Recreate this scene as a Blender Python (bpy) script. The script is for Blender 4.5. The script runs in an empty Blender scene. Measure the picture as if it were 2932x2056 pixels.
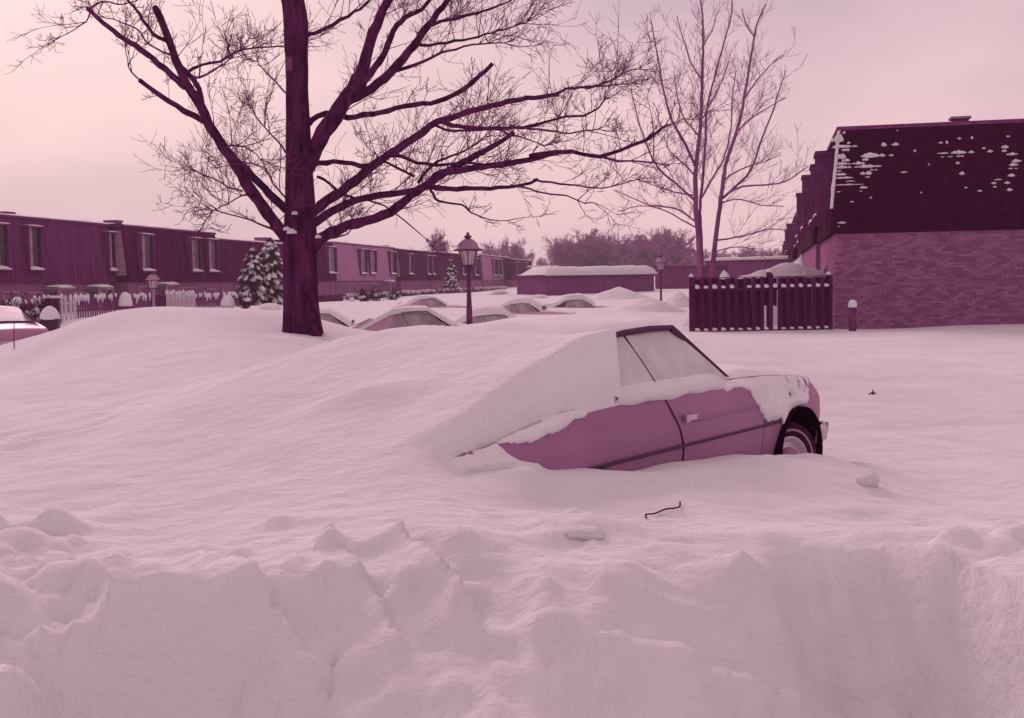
import bpy, bmesh, math, random
import numpy as np
from mathutils import Vector, Matrix, noise as mnoise

R = math.radians
rng = random.Random(7)
scene = bpy.context.scene
COL = scene.collection

# ------------------------------------------------------------------ camera
F, EYE, CX, CY = 1150.0, 1.68, 512.0, 359.0
PITCH, ROLL = math.atan((359 - 281.7) / F), R(-0.945)
cam_d = bpy.data.cameras.new('camera')
cam_d.sensor_width = 36.0
cam_d.lens = 36.0 * F / 1024.0
cam_d.clip_start, cam_d.clip_end = 0.05, 3000
cam = bpy.data.objects.new('camera', cam_d)
COL.objects.link(cam)
CAMROT = Matrix.Rotation(math.pi / 2 - PITCH, 3, 'X') @ Matrix.Rotation(ROLL, 3, 'Z')
cam.matrix_world = Matrix.Translation((0, 0, EYE)) @ CAMROT.to_4x4()
scene.camera = cam

# ------------------------------------------------------------------ sky and sun (overcast winter day)
SUN_EL, SUN_AZ = R(31), R(-24)            # azimuth measured from +Y (ahead) towards +X
SKY_A = (8.7, 5.85, 6.25)
SKY_B = (5.9, 4.1, 4.95)
w = bpy.data.worlds.new('World'); scene.world = w; w.use_nodes = True
nt = w.node_tree; nt.nodes.clear()
out = nt.nodes.new('ShaderNodeOutputWorld'); bg = nt.nodes.new('ShaderNodeBackground')
bg.inputs['Strength'].default_value = 0.1
sky = nt.nodes.new('ShaderNodeTexSky'); sky.sky_type = 'NISHITA'; sky.sun_disc = False
sky.sun_elevation = SUN_EL; sky.sun_rotation = SUN_AZ; sky.dust_density = 6; sky.air_density = 1.0
tc = nt.nodes.new('ShaderNodeTexCoord'); mp = nt.nodes.new('ShaderNodeMapping')
mp.inputs['Scale'].default_value = (1.0, 1.0, 2.6); mp.inputs['Location'].default_value = (3.1, 1.7, 0.4)
nz = nt.nodes.new('ShaderNodeTexNoise'); nz.inputs['Scale'].default_value = 1.7
nz.inputs['Detail'].default_value = 5; nz.inputs['Roughness'].default_value = 0.52
rp = nt.nodes.new('ShaderNodeValToRGB')
rp.color_ramp.elements[0].position = 0.36; rp.color_ramp.elements[0].color = (*[c / 10 for c in SKY_B], 1)
rp.color_ramp.elements[1].position = 0.60; rp.color_ramp.elements[1].color = (*[c / 10 for c in SKY_A], 1)
mul = nt.nodes.new('ShaderNodeVectorMath'); mul.operation = 'SCALE'; mul.inputs['Scale'].default_value = 10.0
mix = nt.nodes.new('ShaderNodeMix'); mix.data_type = 'RGBA'; mix.inputs['Factor'].default_value = 0.93
nt.links.new(tc.outputs['Generated'], mp.inputs['Vector']); nt.links.new(mp.outputs[0], nz.inputs['Vector'])
nt.links.new(nz.outputs['Fac'], rp.inputs['Fac']); nt.links.new(rp.outputs['Color'], mul.inputs[0])
nt.links.new(sky.outputs[0], mix.inputs[6]); nt.links.new(mul.outputs[0], mix.inputs[7])
nt.links.new(mix.outputs[2], bg.inputs['Color']); nt.links.new(bg.outputs[0], out.inputs['Surface'])

sd = bpy.data.lights.new('sun', 'SUN'); sd.energy = 1.4; sd.angle = R(20); sd.color = (1.0, 0.67, 0.77)
sun = bpy.data.objects.new('sun', sd); COL.objects.link(sun)
sdir = Vector((math.sin(SUN_AZ) * math.cos(SUN_EL), math.cos(SUN_AZ) * math.cos(SUN_EL), math.sin(SUN_EL)))
sun.rotation_euler = sdir.to_track_quat('Z', 'Y').to_euler(); sun.location = (0, 0, 30)

vs = scene.view_settings
vs.view_transform = 'Standard'; vs.look = 'None'; vs.exposure = 0.0; vs.gamma = 1.0; vs.use_curve_mapping = False
scene.cycles.use_denoising = True
scene.cycles.max_bounces = 6; scene.cycles.diffuse_bounces = 3; scene.cycles.volume_bounces = 1
scene.cycles.transparent_max_bounces = 6

# ------------------------------------------------------------------ helpers
def at(px, py, Z):
    d = CAMROT @ Vector(((px - CX) / F, -(py - CY) / F, -1.0))
    return Vector((0, 0, EYE)) + d * (Z / d.y)
def atz(px, py, z):
    d = CAMROT @ Vector(((px - CX) / F, -(py - CY) / F, -1.0))
    return Vector((0, 0, EYE)) + d * ((z - EYE) / d.z)

def tag(o, label=None, cat=None, group=None, kind=None):
    if label: o['label'] = label
    if cat: o['category'] = cat
    if group: o['group'] = group
    if kind: o['kind'] = kind
    return o
def empty(name, loc=(0, 0, 0), rz=0, parent=None):
    o = bpy.data.objects.new(name, None); COL.objects.link(o)
    o.location = loc; o.rotation_euler = (0, 0, rz); o.empty_display_size = 0.2
    if parent: o.parent = parent
    return o
def link(name, me, parent=None, mat=None):
    o = bpy.data.objects.new(name, me); COL.objects.link(o)
    if parent: o.parent = parent
    if mat and not me.materials: me.materials.append(mat)
    return o
def copy_tree(o, parent=None):
    c = o.copy(); COL.objects.link(c); c.parent = parent
    for ch in list(o.children): copy_tree(ch, c)
    return c

class MB:
    def __init__(s): s.v = []; s.f = []
    def add(s, vs_, fs):
        n = len(s.v); s.v.extend([tuple(q) for q in vs_]); s.f.extend([tuple(i + n for i in f) for f in fs]); return s
    def box(s, x0, x1, y0, y1, z0, z1, M=None):
        V = [(x, y, z) for z in (z0, z1) for y in (y0, y1) for x in (x0, x1)]
        if M: V = [M @ Vector(q) for q in V]
        return s.add(V, [(0, 2, 3, 1), (4, 5, 7, 6), (0, 1, 5, 4), (2, 6, 7, 3), (0, 4, 6, 2), (1, 3, 7, 5)])
    def hexa(s, b, t):       # two quads of four corners (same winding)
        return s.add(list(b) + list(t), [(3, 2, 1, 0), (4, 5, 6, 7)] + [(i, (i + 1) % 4, 4 + (i + 1) % 4, 4 + i) for i in range(4)])
    def bar(s, a, b, wx, wy, up=(0, 0, 1)):
        a, b = Vector(a), Vector(b); t = (b - a).normalized(); u = Vector(up)
        if abs(t.dot(u)) > .98: u = Vector((0, 1, 0))
        p = t.cross(u).normalized() * wx / 2; q = p.cross(t).normalized() * wy / 2
        return s.hexa([a - p - q, a + p - q, a + p + q, a - p + q], [b - p - q, b + p - q, b + p + q, b - p + q])
    def tube(s, pts, rad, n=5, cap=True):
        m = len(pts)
        if m < 2: return s
        base = len(s.v); ref = Vector((0.31, 0.83, 0.46)).normalized()
        for i in range(m):
            t = (pts[min(i + 1, m - 1)] - pts[max(i - 1, 0)])
            t = t.normalized() if t.length > 1e-9 else Vector((0, 0, 1))
            a = t.cross(ref)
            if a.length < .05: a = t.cross(Vector((1, 0, 0)))
            a.normalize(); b = t.cross(a)
            r = rad[i] if not isinstance(rad, (int, float)) else rad
            for k in range(n):
                an = 2 * math.pi * k / n
                s.v.append(tuple(pts[i] + a * (math.cos(an) * r) + b * (math.sin(an) * r)))
        for i in range(m - 1):
            for k in range(n):
                k2 = (k + 1) % n
                s.f.append((base + i * n + k, base + i * n + k2, base + (i + 1) * n + k2, base + (i + 1) * n + k))
        if cap:
            s.f.append(tuple(base + k for k in range(n - 1, -1, -1)))
            s.f.append(tuple(base + (m - 1) * n + k for k in range(n)))
        return s
    def lathe(s, prof, n=24, c=(0, 0, 0), axis='z'):
        base = len(s.v)
        for (r, z) in prof:
            for k in range(n):
                a = 2 * math.pi * k / n
                if axis == 'z': q = (c[0] + r * math.cos(a), c[1] + r * math.sin(a), c[2] + z)
                else: q = (c[0] + r * math.cos(a), c[1] + z, c[2] + r * math.sin(a))
                s.v.append(q)
        for i in range(len(prof) - 1):
            for k in range(n):
                k2 = (k + 1) % n
                s.f.append((base + i * n + k, base + i * n + k2, base + (i + 1) * n + k2, base + (i + 1) * n + k))
        return s
    def grid(s, P):          # P[i][j] points
        base = len(s.v); a, b = len(P), len(P[0])
        for row in P: s.v.extend([tuple(q) for q in row])
        for i in range(a - 1):
            for j in range(b - 1):
                s.f.append((base + i * b + j, base + i * b + j + 1, base + (i + 1) * b + j + 1, base + (i + 1) * b + j))
        return s
    def mesh(s, name, smooth=False, fix=False):
        me = bpy.data.meshes.new(name); me.from_pydata(s.v, [], s.f)
        if fix:
            bm = bmesh.new(); bm.from_mesh(me); bmesh.ops.recalc_face_normals(bm, faces=bm.faces); bm.to_mesh(me); bm.free()
        if smooth: me.polygons.foreach_set('use_smooth', [True] * len(me.polygons))
        me.update(); return me
    def build(s, name, mat=None, parent=None, smooth=False, fix=False):
        return link(name, s.mesh(name, smooth, fix), parent, mat)

# numpy value noise
def _hash(ix, iy, seed):
    h = (ix.astype(np.int64) * 374761393 + iy.astype(np.int64) * 668265263 + seed * 1274126177) & 0xffffffff
    h = ((h ^ (h >> 13)) * 1274126177) & 0xffffffff
    return ((h ^ (h >> 16)) & 0xffff) / 65535.0
def vnoise(x, y, seed=0):
    ix, iy = np.floor(x), np.floor(y); fx, fy = x - ix, y - iy
    ux, uy = fx * fx * fx * (fx * (fx * 6 - 15) + 10), fy * fy * fy * (fy * (fy * 6 - 15) + 10)
    a, b = _hash(ix, iy, seed), _hash(ix + 1, iy, seed); c, d = _hash(ix, iy + 1, seed), _hash(ix + 1, iy + 1, seed)
    return (a + (b - a) * ux) * (1 - uy) + (c + (d - c) * ux) * uy - 0.5
def fbm(x, y, o=4, seed=0, gain=.5):
    r = 0; a = 1.0
    for i in range(o): r = r + a * vnoise(x * 2 ** i + 17.3 * i, y * 2 ** i - 9.1 * i, seed + i); a *= gain
    return r
def sstep(a, b, x):
    t = np.clip((x - a) / (b - a), 0, 1); return t * t * (3 - 2 * t)

# ------------------------------------------------------------------ materials
MATS = {}
def mat(name, c1, c2=None, scale=6.0, rough=0.85, bump=0.0, bscale=None, stretch=(1, 1, 1), metal=0.0, detail=5, spec=None):
    m = bpy.data.materials.new(name); m.use_nodes = True; t = m.node_tree; b = t.nodes['Principled BSDF']
    b.inputs['Roughness'].default_value = rough; b.inputs['Metallic'].default_value = metal
    b.inputs['Specular IOR Level'].default_value = spec if spec is not None else (.03 if rough > .75 else .3)
    b.inputs['Base Color'].default_value = (*c1, 1)
    co = t.nodes.new('ShaderNodeTexCoord'); mpn = t.nodes.new('ShaderNodeMapping'); mpn.inputs['Scale'].default_value = stretch
    t.links.new(co.outputs['Object'], mpn.inputs['Vector'])
    if c2:
        n = t.nodes.new('ShaderNodeTexNoise'); n.inputs['Scale'].default_value = scale; n.inputs['Detail'].default_value = detail
        r = t.nodes.new('ShaderNodeValToRGB'); r.color_ramp.elements[0].position = .36; r.color_ramp.elements[1].position = .64
        r.color_ramp.elements[0].color = (*c1, 1); r.color_ramp.elements[1].color = (*c2, 1)
        t.links.new(mpn.outputs[0], n.inputs['Vector']); t.links.new(n.outputs['Fac'], r.inputs['Fac']); t.links.new(r.outputs['Color'], b.inputs['Base Color'])
    if bump:
        n2 = t.nodes.new('ShaderNodeTexNoise'); n2.inputs['Scale'].default_value = bscale or scale * 4; n2.inputs['Detail'].default_value = 6
        bp = t.nodes.new('ShaderNodeBump'); bp.inputs['Strength'].default_value = bump; bp.inputs['Distance'].default_value = 0.02
        t.links.new(mpn.outputs[0], n2.inputs['Vector']); t.links.new(n2.outputs['Fac'], bp.inputs['Height']); t.links.new(bp.outputs[0], b.inputs['Normal'])
    MATS[name] = m; return m
def brickmat(name, c1, c2, mortar, bw=.22, bh=.075, bump=.5, msize=.012):
    m = bpy.data.materials.new(name); m.use_nodes = True; t = m.node_tree; b = t.nodes['Principled BSDF']
    b.inputs['Roughness'].default_value = .9; b.inputs['Specular IOR Level'].default_value = .03
    co = t.nodes.new('ShaderNodeTexCoord'); sp = t.nodes.new('ShaderNodeSeparateXYZ'); ad = t.nodes.new('ShaderNodeMath'); cb = t.nodes.new('ShaderNodeCombineXYZ')
    t.links.new(co.outputs['Object'], sp.inputs[0]); t.links.new(sp.outputs[0], ad.inputs[0]); t.links.new(sp.outputs[1], ad.inputs[1])
    t.links.new(ad.outputs[0], cb.inputs[0]); t.links.new(sp.outputs[2], cb.inputs[1])
    br = t.nodes.new('ShaderNodeTexBrick'); br.inputs['Scale'].default_value = 1; br.inputs['Brick Width'].default_value = bw
    br.inputs['Row Height'].default_value = bh; br.inputs['Mortar Size'].default_value = msize
    br.inputs['Color1'].default_value = (*c1, 1); br.inputs['Color2'].default_value = (*c2, 1); br.inputs['Mortar'].default_value = (*mortar, 1)
    n = t.nodes.new('ShaderNodeTexNoise'); n.inputs['Scale'].default_value = .9; n.inputs['Detail'].default_value = 6
    mr = t.nodes.new('ShaderNodeMapRange'); mr.inputs['To Min'].default_value = .72; mr.inputs['To Max'].default_value = 1.28
    mx = t.nodes.new('ShaderNodeVectorMath'); mx.operation = 'SCALE'
    t.links.new(cb.outputs[0], br.inputs['Vector']); t.links.new(co.outputs['Object'], n.inputs['Vector']); t.links.new(n.outputs['Fac'], mr.inputs['Value'])
    t.links.new(br.outputs['Color'], mx.inputs[0]); t.links.new(mr.outputs[0], mx.inputs['Scale']); t.links.new(mx.outputs[0], b.inputs['Base Color'])
    bp = t.nodes.new('ShaderNodeBump'); bp.inputs['Strength'].default_value = bump; bp.inputs['Distance'].default_value = .02; bp.invert = True
    t.links.new(br.outputs['Fac'], bp.inputs['Height']); t.links.new(bp.outputs[0], b.inputs['Normal'])
    MATS[name] = m; return m
def randmat(name, c1, c2, rough=.9, bump=.3, bscale=60):
    """colour varies from one mesh island / object to the next"""
    m = mat(name, c1, None, 4, rough, bump, bscale); t = m.node_tree; b = t.nodes['Principled BSDF']
    g = t.nodes.new('ShaderNodeNewGeometry'); oi = t.nodes.new('ShaderNodeObjectInfo'); ad = t.nodes.new('ShaderNodeMath'); fr = t.nodes.new('ShaderNodeMath'); fr.operation = 'FRACT'
    t.links.new(g.outputs['Random Per Island'], ad.inputs[0]); t.links.new(oi.outputs['Random'], ad.inputs[1]); t.links.new(ad.outputs[0], fr.inputs[0])
    mx = t.nodes.new('ShaderNodeMix'); mx.data_type = 'RGBA'; mx.inputs[6].default_value = (*c1, 1); mx.inputs[7].default_value = (*c2, 1)
    t.links.new(fr.outputs[0], mx.inputs['Factor']); t.links.new(mx.outputs[2], b.inputs['Base Color'])
    return m

SNOW = mat('snow', (.70, .68, .71), (.75, .735, .76), .7, .95, .34, 34, spec=.05)
def crust(m, sc, dist, strength):      # second, coarser relief of wind crust and crumbs
    t = m.node_tree; b = t.nodes['Principled BSDF']; bp = [n for n in t.nodes if n.type == 'BUMP'][0]
    co = [n for n in t.nodes if n.type == 'TEX_COORD'][0]; mp_ = t.nodes.new('ShaderNodeMapping'); mp_.inputs['Scale'].default_value = (1, 1.7, 1.3)
    n = t.nodes.new('ShaderNodeTexNoise'); n.inputs['Scale'].default_value = sc; n.inputs['Detail'].default_value = 7; n.inputs['Roughness'].default_value = .62
    b2 = t.nodes.new('ShaderNodeBump'); b2.inputs['Strength'].default_value = strength; b2.inputs['Distance'].default_value = dist
    t.links.new(co.outputs['Object'], mp_.inputs['Vector']); t.links.new(mp_.outputs[0], n.inputs['Vector']); t.links.new(n.outputs['Fac'], b2.inputs['Height']); t.links.new(b2.outputs[0], bp.inputs['Normal'])
crust(SNOW, 5.5, .07, .55)
mat('snow_clump', (.70, .68, .71), (.75, .735, .76), 3, .95, .5, 14, spec=.05)
mat('bark', (.042, .002, .030), (.12, .018, .09), 7, .95, 1.0, 12, (1, 1, .22))
mat('twig', (.13, .016, .10), (.19, .04, .15), 3, .95)
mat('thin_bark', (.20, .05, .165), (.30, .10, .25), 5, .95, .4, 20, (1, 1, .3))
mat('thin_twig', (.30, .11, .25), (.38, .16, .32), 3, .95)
mat('far_twig', (.33, .14, .28), (.40, .19, .345), 2, .95)  # distance haze put into the colour: far trees lightened, haze volume kept thin
mat('paint_mauve', (.29, .12, .24), (.33, .145, .275), 1.3, .5, .03, 90, spec=.35)
mat('paint_pale', (.50, .30, .42), (.60, .38, .50), 2, .4)
mat('paint_rose', (.42, .19, .30), (.47, .23, .35), 2, .4)
mat('paint_dark', (.12, .03, .10), (.15, .05, .13), 2, .4)
mat('rubber', (.035, .004, .026), (.06, .012, .046), 9, .8, .2, 60)
mat('black_trim', (.06, .006, .045), None, 4, .55)
mat('housing', (.02, .002, .014), None, 4, .95)
mat('chrome', (.62, .48, .56), (.46, .30, .40), 8, .32, 0, None, (1, 1, 1), .75)
mat('hubcap', (.62, .50, .58), (.55, .40, .50), 8, .4, 0, None, (1, 1, 1), .4)
mat('whitewall', (.40, .22, .34), None, 4, .8)
mat('frost', (.60, .57, .60), (.45, .41, .45), 3.2, .55, .12, 40)
mat('dirty_glass', (.26, .20, .24), (.42, .34, .38), 2.5, .3)
mat('dark_glass', (.045, .008, .035), (.075, .016, .06), 1.6, .25)
mat('tail_red', (.45, .03, .12), None, 4, .4)
mat('shingle_dark', (.040, .001, .024), (.060, .002, .038), 5, .95, .4, 30)
mat('siding_plum', (.145, .022, .11), (.19, .042, .15), 1.2, .95, .5, 20, (3, 3, .25))
mat('siding_dark', (.085, .004, .060), (.12, .012, .088), 1.1, .95, .5, 20, (2, 2, .5))
mat('siding_light', (.36, .165, .31), (.41, .20, .36), 1.1, .95, .4, 20, (2, 2, .5))
mat('trim_pale', (.42, .26, .36), (.34, .19, .29), 4, .8)
mat('trim_plum', (.16, .03, .13), (.21, .05, .17), 4, .8)
mat('fence_dark', (.085, .008, .062), (.135, .02, .10), 2.2, .95, .5, 16, (4, 4, .5))
mat('fence_mid', (.16, .03, .125), (.24, .07, .19), 2.2, .95, .5, 16, (4, 4, .5))
mat('fence_white', (.58, .52, .56), (.50, .40, .46), 2.2, .9)
mat('iron', (.10, .010, .08), (.15, .03, .12), 6, .6, .2, 40)
mat('lantern_glass', (.60, .46, .50), (.66, .52, .56), 3, .25)
mat('needles', (.10, .02, .08), (.16, .05, .13), 5, .95)
brickmat('brick_far', (.27, .09, .21), (.33, .125, .26), (.30, .12, .24))
brickmat('brick_garage', (.215, .055, .175), (.25, .075, .205), (.23, .075, .19))
randmat('brick_near', (.22, .07, .17), (.335, .145, .275))
mat('mortar', (.32, .145, .265), (.37, .18, .31), 3, .95)
M_ = MATS

# ------------------------------------------------------------------ car pose (shared by the snow and the car)
CTH = R(38.7); CO = Vector((1.53, 9.40, 0.0))
CF = (math.sin(CTH), math.cos(CTH)); CR = (math.cos(CTH), -math.sin(CTH))
def c2w(x, y, z=0): return Vector((CO.x + CF[0] * x - CR[0] * y, CO.y + CF[1] * x - CR[1] * y, CO.z + z))
def tab(T): a = np.array(T); return lambda x: np.interp(x, a[:, 0], a[:, 1])
ztop = tab([(-3.97, .72), (-3.92, .78), (-3.5, .86), (-3.1, .93), (-2.6, .965), (-.95, .965), (-.5, .955), (-.18, .935), (.13, .91), (.35, .87), (.48, .82), (.545, .75)])
zbot = tab([(-3.97, .40), (-3.6, .30), (-3.2, .24), (-.6, .24), (.2, .27), (.545, .36)])
wmax = tab([(-3.97, .80), (-3.7, .86), (-3.0, .90), (-.5, .90), (0, .89), (.3, .865), (.545, .81)])
prof = tab([(.2, .87), (.3, .945), (.42, .98), (.6, 1.0), (.735, .995), (.765, .978), (.86, .955), (1.0, .915)])
def side_y(x, z):
    zt = ztop(x); e = np.clip((z - (zt - .07)) / .07, 0, 1)
    return wmax(x) * prof(z) - .035 * e * e
zline = tab([(-5, .66), (-4.3, .68), (-4.05, .70), (-3.95, .70), (-3.7, .70), (-3.62, .70), (-3.57, .69), (-3.47, .67), (-3.18, .63), (-2.89, .60), (-2.58, .54), (-2.48, .52), (-1.94, .50), (-1.51, .47), (-1.03, .44), (-.46, .34), (-.12, .27), (.13, .19), (.5, .15), (1.2, .15)])
zbulge = tab([(-6.5, .62), (-5.2, .66), (-4.5, .74), (-4.05, .86), (-3.5, 1.04), (-3.0, 1.22), (-2.6, 1.335), (-2.2, 1.372), (-1.8, 1.372)])

# ------------------------------------------------------------------ snow surface (height function)
CP = []
def c(px, py, Z): p = at(px, py, Z); CP.append(tuple(p))
def wp(*a): CP.extend(a)
wp((-5, 0, .6), (0, 0, .55), (5, 0, .5), (-3, 2, .6), (0, 2, .6), (3, 2, .55), (-3, 4.5, .58), (0, 4.5, .61), (2.2, 4.8, .58), (3.6, 4.6, .48), (-1.5, 6, .62), (-4, 7, .56), (.6, 5.9, .57), (-2.6, 5.6, .6))
for x in (-3.3, -2.4, -1.4, -.6, .1):
    p = c2w(x, -1.35); wp((p.x, p.y, min(.5, float(zline(x))) + .03))
c(845, 481, 7.0); c(815, 505, 6.2); c(868, 512, 6.2); c(950, 500, 7.9); c(950, 440, 11); c(880, 430, 11); c(1010, 480, 8.4); c(850, 400, 14)
for x, z in ((-.5, .35), (-1.2, .7), (-1.9, 1.1), (-2.5, 1.15), (-3.2, 1.0), (-4.2, .8)):
    p = c2w(x, 1.25); wp((p.x, p.y, z))
wp((2.2, 10.4, .15), (3.2, 12.5, .18), (6, 10, .18), (5, 15, .2), (8, 20, .2), (12, 14, .2), (2.5, 17, .32), (-2.3, 9.6, .92), (-2, 12.5, .74), (-4, 10.5, .66), (0, 12, .62), (0, 16, .6), (.8, 20, .5))
c(330, 337, 24); c(450, 338, 25); c(560, 338, 26); c(640, 338, 28); c(300, 334, 24.2); c(480, 346, 20); c(400, 352, 18)
c(700, 335, 30); c(835, 330.5, 31.5); c(1000, 327, 30.6); c(900, 345, 24); c(1000, 352, 22); wp((18, 30, .2), (25, 24, .2), (18, 12, .25), (12, 40, .1), (16, 55, 0), (10, 37, .3))
for x_, y_ in ((108, 312), (122, 308.6), (152, 309), (168, 306.5), (198, 308.5), (232, 310), (261, 311), (283, 310)): c(x_, y_, 27.5)
c(70, 337, 26); c(45, 359, 25); c(8, 376, 22); c(-50, 390, 20); c(90, 345, 22); c(150, 345, 19); c(250, 352, 17); c(60, 400, 13); c(200, 420, 10.5); c(330, 372, 14); c(-60, 430, 10)
wp((-20, 8, .5), (-25, 20, .3), (-14, 33, .0), (-17, 40, .1), (-9, 36, .35), (-6, 38, .2))
c(80, 320, 46); c(30, 333, 38); c(120, 314, 50); c(200, 309, 58); c(250, 306, 64); c(330, 302, 75); c(420, 297.5, 92); c(480, 292.5, 125)
c(380, 334, 28); c(430, 334, 28); c(469, 323.5, 27); c(470, 333, 36); c(540, 333, 36); c(360, 309, 55); c(440, 312, 52); c(520, 316, 48); c(600, 317, 48); c(640, 309, 58); c(680, 303, 62); c(565, 296, 80); c(620, 293, 82); c(545, 289, 110)
wp((2, 200, 1.0), (-25, 150, .6), (40, 110, 1.2), (60, 180, 1.5), (-60, 60, .3), (-80, 160, .5), (100, 60, .8), (0, 420, 2.0), (150, 420, 2.0), (-150, 420, 2.0), (-150, 40, .5), (180, 100, 1.0))
CPA = np.array(CP)
def warp(x, y):
    yy = np.maximum(y, -1.5); return 3.2 * np.arctan(x / (yy + 4) * 1.4), 3.2 * np.log(yy + 4)
pu, pv = warp(CPA[:, 0], CPA[:, 1])
def phi(d2): return np.sqrt(d2 + .035)
A = phi((pu[:, None] - pu) ** 2 + (pv[:, None] - pv) ** 2) - np.eye(len(pu)) * .02
n_ = len(pu); AA = np.zeros((n_ + 1, n_ + 1)); AA[:n_, :n_] = A; AA[:n_, n_] = 1; AA[n_, :n_] = 1
RW = np.linalg.solve(AA, np.append(CPA[:, 2], 0))

crest = tab([(-6, 4.6), (-3, 4.6), (-1.62, 4.55), (-1.45, 4.02), (-1.1, 4.12), (-.9, 4.3), (-.5, 4.5), (0, 4.7), (.6, 4.9), (1.15, 4.82), (1.3, 4.74), (1.5, 4.76), (1.68, 4.5), (1.85, 3.9), (2.5, 3.3), (4, 2.6), (8, 1)])
cwid = tab([(-6, 1.7), (-1.62, 1.6), (-1.45, .34), (-1.0, .42), (-.8, .8), (-.4, 1.5), (0, 1.9), (.6, 1.9), (1.0, 1.2), (1.25, .5), (1.5, .48), (1.8, .5), (4, .7), (8, .7)])
BUMPS = []
for px, py, rx, ry, h in ((329, 551, .05, .05, .075), (278, 534, .07, .05, .03), (336, 522, .06, .05, .02), (590, 536, .20, .10, .06), (575, 524, .05, .04, .05), (470, 553, .16, .16, .05), (630, 566, .12, .1, .03),
                          (360, 472, .35, .14, .07), (530, 498, .10, .08, .05), (545, 497, .25, .08, .03), (760, 556, .28, .13, .07), (840, 492, .22, .10, .06), (170, 556, .25, .05, .04), (205, 553, .06, .05, .03), (450, 517, .06, .05, .02), (600, 570, .1, .06, .025),
                          (120, 565, .06, .05, .035), (85, 575, .05, .05, .03), (150, 570, .05, .04, .03)):
    p = atz(px, py, .58); BUMPS.append((p.x, p.y, rx, ry, h))
LUMPS = []
lr_ = random.Random(77)
def lumps(n, x0, x1, y0, y1, z, r0, r1, hk=.5):
    for _ in range(n):
        p = atz(lr_.uniform(x0, x1), lr_.uniform(y0, y1), z); r = r0 + (r1 - r0) * lr_.random() ** 2
        LUMPS.append((p.x, p.y, r, lr_.uniform(.55, 1), lr_.uniform(0, 3.1), r * hk * lr_.uniform(.5, 1.1)))
lumps(80, -60, 92, 575, 730, .35, .04, .13, .95); lumps(14, 80, 250, 556, 580, .58, .025, .06); lumps(34, 200, 660, 660, 740, .2, .035, .09, .6); lumps(44, 700, 1040, 620, 745, .25, .04, .11, .6)
lumps(10, 820, 1020, 560, 620, .45, .05, .1, .3); lumps(16, 250, 700, 520, 570, .58, .03, .09, .25)
for px, py, r, hk in ((243, 706, .085, .8), (100, 695, .10, .5), (60, 660, .10, .6), (180, 712, .12, .5), (300, 700, .10, .5), (20, 620, .12, .5), (329, 552, .055, 1.3)):
    p = atz(px, py, .60 if py < 600 else .25); LUMPS.append((p.x, p.y, r, .85, .4, r * hk))
WEDGES = []
for px, py, z, rl, rr_, back, front, bh in ((274, 648, .42, .26, .20, .35, .16, .22), (150, 640, .42, .22, .3, .3, .2, .08), (820, 575, .52, .08, .35, .4, .15, .07)):
    p = atz(px, py, z); WEDGES.append((p.x, p.y, rl, rr_, back, front, bh))
GROOVES = []
for (x0, y0, x1, y1, h) in ((209, 572, 285, 640, .05), (400, 556, 470, 630, .06), (345, 566, 395, 640, .04), (430, 556, 485, 600, .035), (640, 600, 760, 640, .04)):
    a_, b_ = atz(x0, y0, .55), atz(x1, y1, .40); GROOVES.append((a_.x, a_.y, b_.x, b_.y, h))

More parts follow.
